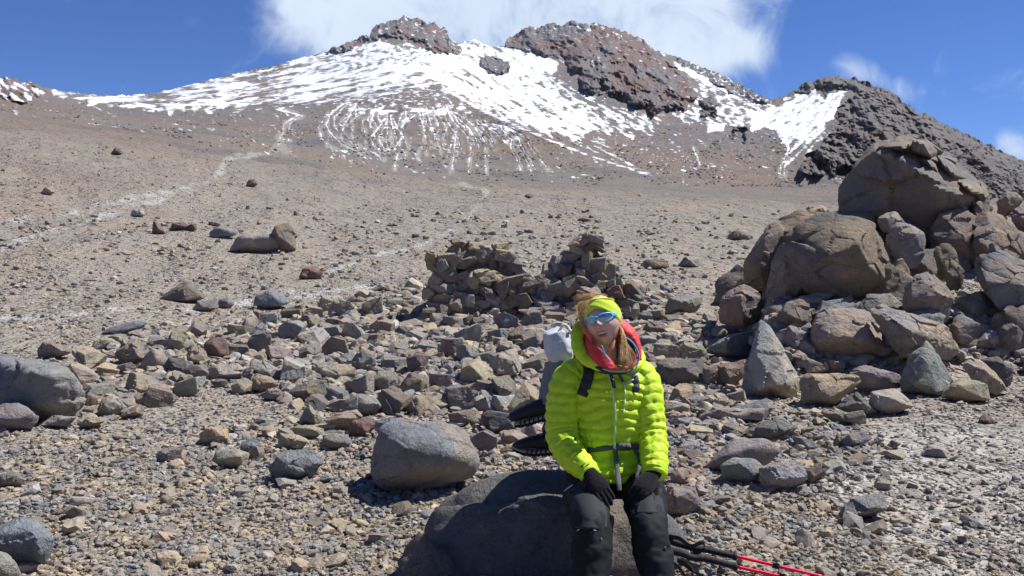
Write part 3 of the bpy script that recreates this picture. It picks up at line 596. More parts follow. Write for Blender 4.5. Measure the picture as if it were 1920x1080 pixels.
# --- the big outcrop on the right
top = traced([(1573, 391), (1578, 352), (1592, 338), (1623, 298), (1639, 270), (1685, 257), (1712, 254), (1752, 274), (1787, 302), (1806, 329), (1851, 352), (1853, 391), (1830, 430), (1790, 470), (1700, 470), (1620, 430)], 'grey-brown',
   'tallest brown rock block crowning the outcrop on the right, against the dark slope', 'the tall crowning block', ridge=[(1701, 306, .60), (1645, 285, .30), (1759, 352, .68), (1820, 372, .50), (1620, 400, .30), (1740, 450, .30)], p=80, amp=.045, depth=12.6, thick=.75, lvl=6, crack=.5, kc=30, cm=1.1, chips=False)
for q in [[(1652, 276), (1684, 255), (1718, 260), (1726, 286), (1694, 292)], [(1694, 256), (1735, 260), (1766, 284), (1752, 304), (1708, 284)], [(1708, 290), (1756, 292), (1790, 326), (1764, 336), (1716, 312)], [(1748, 282), (1790, 300), (1806, 332), (1782, 338), (1758, 312)],
          [(1752, 334), (1800, 334), (1832, 360), (1808, 376), (1762, 354)], [(1784, 330), (1838, 340), (1856, 366), (1848, 388), (1806, 364)], [(1628, 290), (1668, 270), (1712, 298), (1694, 316), (1646, 306)], [(1768, 356), (1812, 366), (1832, 404), (1800, 404), (1768, 382)], [(1816, 372), (1852, 372), (1856, 404), (1836, 424), (1818, 404)]]:
    traced(q, 'grey-brown', parent=top, name='slab', depth=12.35, thick=2.0, lvl=5, p=60, amp=.03, kc=6, chips=False, occ=False, mat=BIGROCK)
BB = [
 ([(1468, 527), (1470, 469), (1487, 430), (1522, 407), (1569, 398), (1612, 404), (1643, 418), (1651, 453), (1693, 543), (1686, 562), (1616, 578), (1538, 575)], 'brown', 'huge rounded brown boulder with a hollowed face below the tall block', 'the huge rounded boulder', dict(ridge=[(1544, 484, .5), (1608, 456, .52), (1630, 500, .46), (1500, 520, .4)], depth=10.6, p=23, amp=.05, lvl=6, thick=.7, crack=.3, kc=34, cm=1.1)),
 ([(1394, 492), (1413, 453), (1437, 430), (1460, 416), (1487, 432), (1480, 480), (1470, 540), (1437, 556), (1398, 530)], 'grey-brown', 'dark leaning slab against the left flank of the huge rounded boulder', 'the dark leaning slab', dict(depth=12.2, p=50)),
 ([(1332, 572), (1351, 523), (1390, 490), (1425, 525), (1446, 560), (1400, 580)], 'brown', 'low shadowed brown boulder left of the dark leaning slab', None, dict(depth=12.8, p=40)),
 ([(1343, 582), (1352, 560), (1367, 548), (1394, 533), (1446, 560), (1440, 593), (1398, 616), (1351, 603)], 'pinkish', 'reddish boulder with a pitted left face at the foot of the outcrop', 'the pitted reddish boulder', dict(ridge=[(1388, 552, .5), (1395, 596, .4)], p=45, depth=11.6)),
 ([(1660, 438), (1678, 418), (1709, 416), (1732, 440), (1733, 477), (1720, 504), (1693, 508), (1664, 478)], 'grey', 'upright grey block wedged between the rounded boulder and the tall block', 'the wedged grey block', dict(ridge=[(1716, 440, .4), (1690, 430, .4)], depth=10.9, p=34)),
 ([(1641, 410), (1660, 400), (1680, 394), (1697, 418), (1680, 438), (1655, 436)], 'grey', 'small angular grey rock on top of the wedged grey block', None, dict(depth=11.2)),
 ([(1794, 470), (1810, 430), (1849, 400), (1880, 407), (1925, 446), (1960, 500), (1930, 540), (1840, 540)], 'grey-brown', 'broad sloping slab right of the tall block at the photo edge', 'the broad sloping slab', dict(depth=11.8, p=50, lvl=6, kc=44, cm=1.3)),
 ([(1816, 484), (1845, 460), (1880, 469), (1930, 495), (1980, 560), (1960, 640), (1900, 620), (1860, 566), (1826, 520)], 'grey', 'large grey boulder with a rough lit top at the far right edge', 'the far right grey boulder', dict(depth=10.2, p=36, lvl=6, kc=44, cm=1.3)),
 ([(1686, 560), (1705, 525), (1740, 506), (1768, 530), (1792, 560), (1775, 604), (1748, 598), (1692, 580)], 'grey-brown', 'jagged boulder with a dark face below the wedged grey block', 'the jagged dark-faced boulder', dict(ridge=[(1712, 546, .5), (1755, 552, .5)], depth=9.9, p=40)),
 ([(1748, 470), (1765, 458), (1787, 457), (1798, 492), (1790, 543), (1762, 520)], 'brown', 'narrow brown block between the tall block and the far right boulder', None, dict(depth=10.9)),
 ([(1768, 486), (1785, 484), (1812, 510), (1800, 545), (1776, 542)], 'brown', 'leaning brown splinter beside the narrow brown block', None, dict(depth=10.5)),
 ([(1868, 380), (1886, 360), (1903, 355), (1924, 372), (1895, 405), (1872, 405)], 'grey-brown', 'small box-shaped stone perched right of the tall block', None, dict(depth=12.4, p=60)),
 ([(1888, 400), (1925, 382), (1970, 380), (1970, 450), (1910, 432)], 'grey', 'grey stone cut by the photo edge behind the broad sloping slab', None, dict(depth=12.2)),
 ([(1795, 560), (1850, 545), (1960, 580), (1980, 640), (1900, 650), (1810, 610)], 'brown', 'shadowed brown rock under the far right grey boulder', None, dict(depth=10.4)),
 ([(1700, 470), (1760, 460), (1810, 480), (1830, 560), (1760, 570), (1700, 530)], 'brown', 'brown rock deep in shade at the heart of the outcrop', None, dict(depth=11.7)),
 ([(1400, 440), (1500, 395), (1640, 400), (1660, 470), (1560, 520), (1420, 500)], 'brown', 'brown rock hidden behind the huge rounded boulder', None, dict(depth=12.2)),
 ([(1438, 545), (1450, 485), (1478, 452), (1502, 500), (1492, 580), (1450, 592)], 'grey-brown', 'upright brown-grey block against the lower left of the huge rounded boulder', None, dict(depth=10.9, p=50)),
 ([(1448, 598), (1462, 572), (1500, 560), (1530, 575), (1520, 608), (1470, 614)], 'brown', 'low brown block under the left end of the huge rounded boulder', None, dict(depth=10.1, p=50)),
 ([(1520, 590), (1545, 562), (1600, 566), (1608, 596), (1560, 606)], 'grey', 'grey block wedged beneath the middle of the huge rounded boulder', None, dict(depth=10.2, p=50)),
 ([(1600, 590), (1625, 552), (1672, 548), (1698, 580), (1680, 606), (1615, 606)], 'grey-brown', 'dull block wedged beneath the right end of the huge rounded boulder', None, dict(depth=10.1, p=50)),
 ([(1640, 560), (1652, 500), (1690, 490), (1712, 530), (1700, 580), (1660, 590)], 'brown', 'tall brown block between the huge boulder and the jagged dark-faced one', None, dict(depth=10.6, p=50)),
 ([(1690, 612), (1705, 586), (1745, 578), (1782, 600), (1776, 640), (1710, 640)], 'grey', 'angular grey rock just below the jagged dark-faced boulder', None, dict(depth=9.8, p=50)),
 ([(1730, 440), (1762, 398), (1812, 392), (1846, 430), (1838, 500), (1760, 500)], 'brown', 'broad brown block filling the gap right under the tall crowning block', None, dict(depth=11.9, p=60)),
 ([(1850, 640), (1868, 590), (1920, 570), (1980, 600), (1980, 670), (1880, 676)], 'brown', 'large shaded brown block low at the right edge of the outcrop', None, dict(depth=9.9, p=50)),
 ([(1790, 600), (1800, 560), (1840, 545), (1880, 575), (1870, 615), (1810, 620)], 'grey-brown', 'dark grey-brown block right of the jagged dark-faced boulder', None, dict(depth=10.3, p=50)),
 ([(1500, 398), (1520, 384), (1545, 386), (1560, 402), (1530, 416), (1505, 412)], 'ochre', 'small ochre rock peeping over the huge rounded boulder', None, dict(depth=12.8)),
 ([(1478, 412), (1494, 396), (1506, 396), (1510, 412), (1490, 424)], 'tan', 'small tan rock just left of the ochre one above the rounded boulder', None, dict(depth=12.6)),
 ([(1517, 627), (1526, 590), (1546, 580), (1575, 577), (1631, 582), (1650, 609), (1686, 665), (1612, 682), (1556, 684), (1515, 672)], 'tan', 'wide low tan boulder with a cracked shaded face before the outcrop', 'the wide low tan boulder', dict(ridge=[(1560, 630, .45), (1620, 640, .5)], p=22, lvl=6, kc=44, cm=1.3)),
 ([(1631, 584), (1661, 576), (1725, 590), (1774, 612), (1800, 660), (1777, 674), (1690, 672), (1652, 620)], 'tan', 'tan slab split by a dark overhang behind the wide low boulder', 'the split tan slab', dict(p=30, lvl=6, depth=9.4, crack=1.8, kc=44, cm=1.3)),
 ([(1387, 722), (1398, 672), (1410, 654), (1425, 601), (1440, 612), (1462, 657), (1502, 712), (1500, 736), (1459, 749), (1393, 746)], 'pale grey', 'pointed pale rock like a shark fin left of the flat-topped block', 'the pale pointed rock', dict(ridge=[(1420, 660, .4), (1470, 720, .55), (1410, 730, .4)], p=30)),
 ([(1687, 712), (1706, 669), (1736, 639), (1762, 669), (1787, 714), (1755, 744), (1691, 734)], 'grey', 'grey pyramid-shaped rock with rough front, standing on gravel at right', 'the grey pyramid rock', dict(ridge=[(1735, 660, .45), (1720, 715, .55), (1757, 735, .45)], p=40)),
 ([(1502, 712), (1515, 697), (1594, 695), (1613, 713), (1585, 740), (1558, 763), (1504, 763)], 'ochre', 'ochre-brown flat-topped block tapering to the right, in front of boulders', 'the flat-topped ochre block', dict(p=50, amp=.04)),
 ([(1590, 695), (1631, 682), (1684, 697), (1688, 725), (1624, 738), (1600, 725)], 'grey', 'low grey rock between the flat-topped block and the pyramid', None, {}),
 ([(1759, 746), (1775, 725), (1800, 708), (1852, 717), (1858, 751), (1800, 753)], 'ochre', 'mossy ochre rock right beside the grey pyramid', 'the mossy ochre rock', dict(p=20)),
 ([(1800, 680), (1822, 670), (1837, 672), (1896, 732), (1871, 744), (1822, 712)], 'ochre', 'long tan slab leaning behind the mossy ochre rock', None, {}),
 ([(1837, 674), (1871, 667), (1905, 695), (1894, 725), (1860, 716)], 'charcoal', 'dark knobbly rock at the right edge above the tan slab', None, {}),
 ([(1777, 612), (1795, 590), (1815, 582), (1864, 606), (1862, 626), (1807, 661), (1785, 646)], 'grey-brown', 'angular brown-grey boulder right of the split tan slab', 'the angular boulder', dict(p=50)),
 ([(1815, 646), (1845, 620), (1875, 629), (1860, 656), (1832, 660)], 'grey', 'small grey rock leaning on the angular boulder', None, {}),
 ([(1860, 646), (1894, 629), (1930, 632), (1930, 661), (1886, 667)], 'ochre', 'yellowish rock at the right edge below the shadowed boulders', None, {}),
 ([(1228, 682), (1249, 671), (1320, 675), (1319, 722), (1267, 727), (1230, 719)], 'brown', 'box-like brown stone with a shadowed front right beside the hiker', 'the box-like brown stone', dict(p=80, amp=.03, ridge=[(1250, 690, .4), (1300, 690, .4), (1260, 715, .4)])),
 ([(1342, 682), (1402, 676), (1398, 700), (1376, 727), (1342, 722)], 'brown', 'squarish brown stone touching the pale pointed rock', None, dict(p=60)),
 ([(1318, 690), (1345, 682), (1350, 706), (1330, 724), (1317, 716)], 'grey-brown', 'small dull stone between the box-like and the squarish brown stones', None, {}),
 ([(1468, 641), (1477, 607), (1515, 624), (1511, 650), (1492, 663)], 'grey', 'smooth grey stone left of the wide low tan boulder', None, dict(p=26)),
 ([(1430, 608), (1477, 582), (1534, 575), (1530, 600), (1500, 618), (1455, 618)], 'brown', 'brown slab lying behind the smooth grey stone', None, {}),
 ([(1313, 659), (1369, 627), (1412, 618), (1405, 668), (1350, 674)], 'grey', 'sloping grey slab running up to the pale pointed rock', None, {}),
 ([(1240, 590), (1250, 560), (1290, 548), (1318, 562), (1300, 590), (1262, 600)], 'grey', 'grey rounded boulder on the pile behind the hiker, right of her head', 'the rounded pile boulder', {}),
 ([(1550, 970), (1605, 929), (1661, 924), (1672, 955), (1600, 976)], 'grey', 'flat grey slab lying alone on gravel, lower right', 'the lone flat slab', dict(p=40)),
 ([(1348, 873), (1372, 856), (1417, 860), (1444, 886), (1410, 912), (1354, 903)], 'blue-grey', 'rounded bluish-grey boulder half buried right of the hiker', 'the half-buried bluish boulder', dict(p=16)),
 ([(1420, 880), (1460, 860), (1500, 862), (1512, 895), (1480, 922), (1430, 918)], 'pale grey', 'pale rock leaning on the half-buried bluish boulder', None, {}),
 ([(1312, 881), (1376, 821), (1440, 822), (1468, 845), (1425, 884), (1350, 890)], 'pinkish', 'wide flat pinkish rock above the bluish boulder', 'the flat pinkish rock', dict(p=18)),
 ([(1399, 802), (1455, 783), (1502, 798), (1466, 832), (1420, 822)], 'brown', 'brown stone with a dark overhang above the flat pinkish rock', None, {}),
 ([(1577, 824), (1590, 812), (1620, 809), (1635, 822), (1601, 845), (1580, 842)], 'blue-grey', 'flat-topped bluish stone right of centre on the gravel', 'the flat-topped bluish stone', {}),
 ([(1560, 835), (1570, 812), (1578, 815), (1580, 842), (1563, 842)], 'brown', 'thin brown stone touching the flat-topped bluish stone', None, {}),
 ([(1627, 836), (1645, 818), (1660, 822), (1652, 838)], 'tan', 'small tan stone right of the flat-topped bluish stone', None, {}),
 ([(1661, 838), (1672, 823), (1690, 832), (1680, 841)], 'brown', 'small brown stone alone right of the tan one', None, {}),
 ([(1631, 734), (1680, 727), (1719, 762), (1669, 779), (1628, 764)], 'pale grey', 'salt-dusted grey rock in front of the grey pyramid', None, dict(p=20)),
 ([(1567, 764), (1605, 730), (1641, 772), (1605, 783)], 'brown', 'brown wedge leaning on the flat-topped ochre block', None, {}),
 ([(1372, 764), (1440, 747), (1457, 766), (1420, 776), (1378, 776)], 'grey', 'flat grey slab in front of the pale pointed rock', None, {}),
 ([(1524, 766), (1605, 773), (1601, 792), (1560, 790)], 'grey-brown', 'long flat stone under the brown wedge', None, {}),
 ([(1297, 787), (1331, 762), (1380, 772), (1440, 768), (1430, 786), (1350, 791)], 'grey', 'bluish flat stone right of the hiker at elbow height', None, {}),
 ([(1297, 764), (1324, 740), (1369, 738), (1371, 764), (1330, 768)], 'tan', 'tan flat stone behind the bluish flat stone', None, {}),
 ([(1237, 768), (1256, 753), (1297, 757), (1297, 772), (1260, 777)], 'tan', 'tan stone at the hiker\'s elbow, right side', None, {}),
 ([(1240, 920), (1258, 908), (1300, 914), (1322, 950), (1288, 970), (1243, 968)], 'pinkish', 'pinkish flat stone right beside the hiker\'s thigh', 'the pinkish flat stone', dict(p=40)),
 ([(1252, 890), (1270, 876), (1290, 880), (1292, 905), (1262, 912)], 'pinkish', 'reddish block beside the hiker\'s glove', None, {}),
 ([(1511, 881), (1537, 867), (1545, 890), (1515, 911), (1506, 900)], 'brown', 'dark angular stone right of the pale leaning rock', None, {}),
 ([(1686, 795), (1840, 790), (1840, 790), (1870, 790)], 'brown', None, None, None),
 ([(1831, 790), (1845, 775), (1862, 785), (1874, 794), (1850, 800)], 'dark red', 'small dark red stone on the gravel at the right edge', None, dict(name='rock')),
 ([(1776, 940), (1790, 931), (1808, 936), (1800, 944)], 'tan', 'small tan stone alone on salt-dusted gravel, lower right', None, dict(name='rock')),
 ([(1640, 900), (1655, 891), (1675, 898), (1668, 906), (1645, 906)], 'brown', 'small brown stone upslope of the lone flat slab', None, dict(name='rock')),
 ([(1362, 452), (1368, 436), (1385, 428), (1405, 440), (1400, 452)], 'brown', 'small dark boulder on the slope just left of the outcrop top', None, dict(name='rock')),
 # centre
 ([(687, 885), (690, 850), (701, 808), (722, 790), (760, 786), (800, 789), (852, 790), (887, 822), (906, 868), (893, 895), (850, 912), (800, 925), (740, 930), (695, 918)], 'blue-grey', 'large rounded grey boulder with a pocked skin, standing left of the hiker', 'the large rounded grey boulder', dict(ridge=[(760, 830, .5), (765, 890, .5), (840, 850, .5)], p=18, lvl=6, crack=.1, amp=.045, cm=1.6)),
 ([(700, 810), (702, 790), (730, 782), (762, 784), (765, 806), (735, 815)], 'blue-grey', 'small blue-grey rock touching the back left of the large rounded grey boulder', None, dict(depth=6.3)),
 ([(762, 806), (770, 788), (792, 790), (800, 806), (780, 812)], 'tan', 'small tan rock behind the large rounded grey boulder', None, dict(depth=6.35)),
 ([(795, 806), (805, 785), (830, 788), (853, 804), (820, 812)], 'grey', 'grey rock behind the large rounded grey boulder, at its right shoulder', None, dict(depth=6.4)),
 ([(505, 882), (515, 858), (545, 843), (585, 845), (607, 862), (590, 890), (553, 908), (520, 908)], 'blue-grey', 'speckled blue-grey boulder split by a crack, left of centre', 'the split speckled boulder', dict(p=24, crack=1.5)),
 ([(-40, 1000), (0, 983), (35, 970), (70, 976), (112, 1018), (108, 1040), (70, 1066), (40, 1065), (0, 1030)], 'blue-grey', 'grey speckled boulder with a broken face in the lower left corner', 'the broken-faced boulder', dict(ridge=[(60, 1000, .4), (20, 1020, .3), (70, 1040, .35)], p=40)),
 ([(-60, 1040), (-20, 1025), (20, 1040), (45, 1078), (20, 1120), (-60, 1120)], 'tan', 'smooth tan boulder cut off by the lower left corner', None, dict(p=14)),
 ([(596, 832), (610, 815), (628, 811), (650, 815), (660, 830), (654, 844), (602, 846)], 'grey', 'smooth grey cobble between the split speckled boulder and the large rounded one', None, dict(p=14)),
 ([(559, 793), (566, 770), (578, 757), (590, 768), (608, 788), (596, 801)], 'grey', 'pointed grey rock with one dark face, left of centre', 'the pointed grey rock', dict(p=50, ridge=[(575, 785, .4), (585, 775, .5)])),
 ([(639, 773), (650, 748), (670, 738), (702, 743), (719, 760), (704, 779), (676, 783)], 'grey', 'smooth-topped grey rock right of the pointed grey rock', None, dict(p=20)),
 ([(610, 791), (630, 775), (668, 768), (680, 780), (660, 808), (622, 811)], 'pinkish', 'pinkish-tan rock below the smooth-topped grey rock', None, {}),
 ([(650, 808), (660, 788), (690, 782), (704, 795), (692, 822), (663, 822)], 'dark red', 'maroon rock just left of the large rounded grey boulder', 'the maroon rock', {}),
 ([(380, 646), (395, 632), (425, 634), (432, 668), (406, 679), (388, 672)], 'dark red', 'brick-red rounded rock standing out in the rubble on the left', 'the brick-red rock', dict(p=18)),
 ([(384, 701), (401, 681), (442, 683), (460, 701), (429, 717), (393, 715)], 'pale grey', 'flat-topped pale grey rock just below the brick-red rock', 'the flat-topped pale rock', dict(p=30)),
 ([(536, 736), (572, 716), (613, 712), (618, 745), (562, 749)], 'grey-brown', 'wide flat rock with a shaded front edge, left of centre', 'the wide flat rock', {}),
 ([(460, 731), (470, 708), (481, 700), (510, 709), (525, 722), (489, 736)], 'grey-brown', 'sloping brown-grey rock left of the wide flat rock', None, {}),
 ([(491, 745), (498, 728), (523, 726), (533, 742), (515, 750), (497, 750)], 'grey', 'dull grey stone under the sloping brown-grey rock', None, {}),
 ([(652, 687), (673, 654), (704, 659), (704, 688), (683, 700)], 'grey', 'peaked grey rock in the middle of the rubble', 'the peaked grey rock', dict(p=40)),
 ([(761, 672), (785, 657), (808, 660), (798, 696), (766, 705)], 'brown', 'tilted brown slab right of the peaked grey rock', None, {}),
 ([(795, 617), (810, 587), (834, 586), (843, 602), (821, 620)], 'pinkish', 'pink-red angular rock below the left end of the stone wall', 'the pink angular rock', {}),
 ([(584, 712), (590, 680), (625, 678), (665, 690), (660, 712), (630, 716)], 'tan', 'broad tan rock in the lower rubble left of the peaked grey rock', None, {}),
 ([(690, 715), (705, 692), (735, 698), (748, 712), (740, 740), (700, 738)], 'grey', 'squat grey rock under the tilted brown slab', None, {}),
 ([(745, 735), (760, 700), (800, 700), (805, 730), (775, 745)], 'grey-brown', 'rounded brown-grey rock above the large rounded grey boulder', None, {}),
 ([(370, 830), (372, 808), (395, 798), (425, 805), (437, 822), (415, 835)], 'ochre', 'yellowish block alone on the gravel left of the split speckled boulder', 'the yellowish block', {}),
 ([(282, 866), (300, 845), (345, 833), (340, 856), (315, 869)], 'grey', 'wedge-shaped grey stone left of the yellowish block', None, {}),
 ([(395, 865), (405, 845), (435, 840), (470, 848), (462, 878), (430, 882)], 'ochre', 'round tan rock below the yellowish block', None, dict(p=14)),
 ([(448, 848), (452, 828), (475, 820), (493, 836), (480, 850)], 'grey', 'small grey rock above the round tan rock', None, {}),
 ([(510, 840), (525, 812), (560, 815), (580, 828), (560, 848)], 'tan', 'tan rock touching the top of the split speckled boulder', None, {}),
 ([(540, 800), (560, 795), (620, 800), (625, 822), (560, 826), (530, 815)], 'ochre', 'pale ochre rock between the pointed rock and the speckled boulder', None, {}),
 # left
 ([(-80, 720), (-40, 672), (0, 662), (50, 668), (110, 676), (150, 695), (172, 735), (150, 770), (100, 785), (20, 800), (-80, 800)], 'blue-grey', 'big lumpy grey-purple boulder at the left edge', 'the lumpy boulder', dict(p=16, lvl=6, amp=.12, crack=.8, cm=3., kc=16)),
 ([(-60, 780), (0, 755), (40, 752), (75, 778), (60, 805), (0, 812), (-60, 812)], 'grey', 'purplish boulder tucked under the lumpy boulder at the left edge', None, dict(p=14)),
 ([(62, 667), (80, 642), (110, 635), (132, 645), (138, 660), (98, 674)], 'grey', 'dark-faced rock standing behind the lumpy boulder', None, dict(p=40)),
 ([(310, 650), (320, 622), (335, 616), (348, 628), (345, 655), (325, 664)], 'grey-brown', 'dark rounded rock at the top edge of the left rubble', None, {}),
 ([(318, 648), (330, 632), (362, 628), (372, 645), (350, 662), (328, 662)], 'ochre', 'yellow-topped rock next to the dark rounded rock, left rubble', None, {}),
 ([(212, 665), (235, 640), (262, 636), (285, 655), (280, 682), (240, 690)], 'grey-brown', 'large grey-tan rock in the left rubble', 'the large left rubble rock', {}),
 ([(262, 680), (285, 650), (310, 662), (315, 690), (290, 700), (266, 696)], 'tan', 'smooth tan rock right of the large left rubble rock', None, dict(p=16)),
 ([(345, 670), (360, 650), (380, 650), (390, 672), (375, 686), (352, 682)], 'ochre', 'ochre rock against the left of the brick-red rock', None, {}),
 ([(303, 692), (315, 670), (345, 672), (355, 696), (330, 704)], 'charcoal', 'charcoal rock between the ochre and smooth tan rocks', None, {}),
 ([(178, 775), (190, 748), (212, 743), (232, 765), (215, 780), (195, 782)], 'tan', 'brown-fronted tan rock at the lower end of the left rubble', None, {}),
 ([(148, 800), (160, 782), (185, 778), (202, 788), (175, 803)], 'ochre', 'yellow flat rock on gravel below the left rubble', None, {}),
 ([(220, 783), (240, 765), (262, 757), (270, 780), (245, 785)], 'grey-brown', 'brown wedge rock at the foot of the left rubble', None, {}),
 ([(70, 800), (100, 778), (140, 782), (128, 800)], 'tan', 'tan stone under the lumpy boulder', None, {}),
 ([(-20, 915), (0, 888), (30, 885), (52, 895), (48, 908), (0, 918)], 'grey-brown', 'flat purple-grey rock at the left edge of the gravel', None, {}),
 ([(180, 560), (185, 556), (186, 558)], 'grey', None, None, None),
 # mid slope
 ([(430, 470), (440, 445), (470, 432), (495, 430), (522, 440), (532, 470), (490, 476), (450, 475)], 'tan', 'big smooth tan boulder on the mid slope, upper left', 'the smooth tan slope boulder', dict(p=16)),
 ([(505, 436), (515, 420), (540, 418), (558, 440), (556, 470), (530, 475)], 'brown', 'brown-capped boulder leaning on the smooth tan slope boulder', None, {}),
 ([(390, 442), (395, 430), (412, 424), (440, 428), (446, 440), (425, 447), (400, 447)], 'blue-grey', 'pale bluish boulder left of the smooth tan slope boulder', None, dict(p=14)),
 ([(303, 560), (320, 545), (345, 525), (365, 538), (395, 560), (360, 568), (330, 566)], 'brown', 'brown pyramid-shaped rock on the plain, left', 'the brown pyramid rock', dict(p=60, ridge=[(348, 540, .3), (352, 562, .5)])),
 ([(474, 576), (478, 554), (505, 543), (530, 550), (543, 568), (515, 578), (490, 580)], 'blue-grey', 'blue-grey boulder on the plain left of the stone wall', 'the blue-grey plain boulder', dict(p=18)),
 ([(555, 521), (566, 500), (590, 498), (607, 512), (605, 524), (570, 524)], 'dark red', 'dark reddish rock on the plain, above the blue-grey plain boulder', None, {}),
 ([(283, 436), (289, 411), (300, 420), (313, 437), (296, 441)], 'dark red', 'red spiky rock on the left slope', 'the red spiky rock', dict(p=60)),
 ([(313, 431), (322, 418), (345, 416), (360, 425), (350, 433)], 'dark red', 'low red rock right of the red spiky rock', None, {}),
 ([(350, 432), (356, 419), (368, 420), (370, 430), (360, 434)], 'dark red', 'small dark red rock at the right end of the red ones', None, {}),
 ([(404, 576), (412, 560), (430, 556), (441, 570), (430, 580)], 'pinkish', 'pinkish boulder between the brown pyramid rock and the blue-grey boulder', None, dict(p=14)),
 ([(358, 582), (370, 566), (400, 563), (405, 580), (380, 586)], 'blue-grey', 'flat bluish stone right below the brown pyramid rock', None, {}),
 ([(190, 626), (210, 612), (255, 601), (280, 603), (270, 614), (215, 630)], 'blue-grey', 'long flat slate-blue slab lying on the plain at left', 'the slate-blue slab', dict(p=20)),
 ([(460, 350), (466, 337), (478, 335), (484, 346), (474, 351)], 'dark red', 'dark round rock alone high on the slope, left of centre', None, dict(name='rock')),
 ([(208, 287), (216, 276), (228, 280), (232, 288), (220, 290)], 'charcoal', 'dark rock high on the left slope', None, dict(name='rock')),
 ([(74, 362), (85, 350), (100, 348), (106, 360), (90, 367)], 'pinkish', 'pinkish rock high on the far left slope', None, dict(name='rock')),
 ([(771, 446), (774, 438), (784, 438), (787, 446)], 'charcoal', 'small charcoal rock above the left end of the stone wall', None, dict(name='rock')),
 ([(243, 405), (248, 392), (266, 390), (276, 404), (260, 407)], 'pale grey', 'pale rock beside the pale stream track on the left slope', None, dict(name='rock')),
 ([(700, 545), (712, 530), (730, 532), (735, 546)], 'tan', 'small tan rock on the plain right before the stone wall', None, dict(name='rock')),
 ([(1195, 500), (1215, 486), (1250, 488), (1262, 502), (1225, 506)], 'brown', 'flat brown rock on the plain right of the stone wall', None, dict(name='rock')),
 ([(1270, 500), (1285, 480), (1308, 486), (1312, 502)], 'grey', 'grey rock on the plain between the stone wall and the outcrop', None, dict(name='rock')),
 ([(980, 368), (990, 362), (1005, 368), (992, 372)], 'charcoal', 'tiny dark rock on the open slope above the stone wall', None, dict(name='rock')),
 ([(1082, 412), (1095, 405), (1110, 412), (1095, 416)], 'brown', 'small brown rock on the slope above the wall\'s taller cairn', None, dict(name='rock')),
]
for row in BB:
    if row[4] is None: continue
    o_, ck, lab, lm, kw = row; kw = dict(kw); w = max(q[0] for q in o_)-min(q[0] for q in o_)
    kw.setdefault('lvl', 5 if w > 60 else 4); kw.setdefault('name', 'boulder' if w > 55 else 'rock'); traced(o_, ck, lab, lm, **kw)
for o_ in ROCKS: o_[0]['category'] = 'boulder' if o_[0].name.startswith('boulder') else 'rock'
# --- the dry stone windbreak wall: one thing, its stones are parts
WD = 13.6; base = P(985, 600, WD); base[2] = float(ground_z(base[0], base[1])[0])
wall = thing('stone_windbreak', base, 'roughly piled dry stone windbreak with two cairn-like ends and a dip between them', 'stone wall')
WX = [800, 808, 830, 850, 880, 905, 950, 968, 985, 1010, 1030, 1050, 1070, 1082, 1100, 1118, 1135, 1150, 1175, 1215]
WY = [560, 490, 476, 456, 458, 466, 472, 484, 500, 510, 496, 486, 476, 450, 446, 466, 490, 500, 522, 580]
wr = np.random.RandomState(42); cnt = 0
def wtop(q): return float(np.interp(q, WX, WY))
y_ = 612.
cand = []
while y_ > 450:
    hrow = wr.uniform(16, 26); x_ = 786+wr.uniform(0, 25)
    while x_ < 1225:
        w = wr.choice([18, 24, 30, 38, 46], p=[.22, .34, .27, .12, .05])*wr.uniform(.85, 1.15); h = hrow*wr.uniform(.8, 1.35)
        xc = x_+w/2; tp = wtop(xc)
        if y_-h*.75 > tp-4 and not (y_ > 606 and False): cand.append((xc, y_+wr.uniform(-2, 2), w*1.1, h))
        x_ += w*.82
    y_ -= hrow*.7
cand += [(1112, 462, 42, 20), (1092, 473, 26, 12), (1098, 484, 30, 12), (1118, 470, 34, 14), (1062, 502, 40, 26), (870, 492, 34, 34), (937, 482, 28, 26), (858, 462, 22, 12), (985, 548, 30, 40), (945, 546, 74, 24), (1030, 592, 50, 30)]
big = np.argsort([-c[2]*c[3] for c in cand]); wcol = ['brown', 'grey-brown', 'tan', 'ochre', 'grey', 'pinkish', 'dark red', 'pale grey', 'grey-brown']
for n_, i in enumerate(big):
    xc, yb, w, h = cand[i]
    ck = wr.choice(wcol, p=[.12, .22, .18, .12, .15, .05, .03, .07, .06])
    dep = WD-.0+(606-yb)/150*.35+wr.uniform(-.12, .12)
    if n_ < 285: place(xc, yb, w*1.12, h*1.15, ck, wr, name='stone', depth=dep-.1, parent=wall, tilt=.3)
# --- rubble individuals
REG = [(140, 690), (180, 650), (270, 632), (320, 612), (420, 622), (470, 592), (560, 580), (640, 562), (720, 552), (800, 555), (1190, 560), (1260, 570), (1340, 600), (1340, 680), (1400, 760), (1360, 800), (1240, 770), (1000, 790), (900, 800), (720, 780), (600, 760), (540, 750), (400, 715), (300, 760), (170, 800), (110, 760)]
REG2 = [(620, 790), (1000, 770), (1040, 870), (900, 850), (700, 790)]
REG3 = [(1230, 770), (1560, 770), (1680, 850), (1560, 900), (1400, 960), (1260, 900)]
REG4 = [(0, 820), (700, 780), (690, 940), (0, 960)]; REG5 = [(1180, 480), (1340, 500), (1340, 600), (1200, 580)]; REG6 = [(0, 470), (760, 440), (800, 540), (480, 600), (0, 650)]
def free(x_, y_, w, h, k=.42):
    for a, b, c, d in OCC:
        if abs(x_-a) < (w+c)*k and abs(y_-b) < (h+d)*k*1.0: return False
    return True
def inpoly(x_, y_, poly): return sdf(np.array([x_]), np.array([y_]), poly)[0] > 0
OCC.append((1135, 760, 150, 330)); OCC.append((985, 545, 400, 110)); OCC.append((900, 980, 330, 210)); OCC.append((1170, 980, 170, 210)); OCC.append((1640, 450, 560, 230))
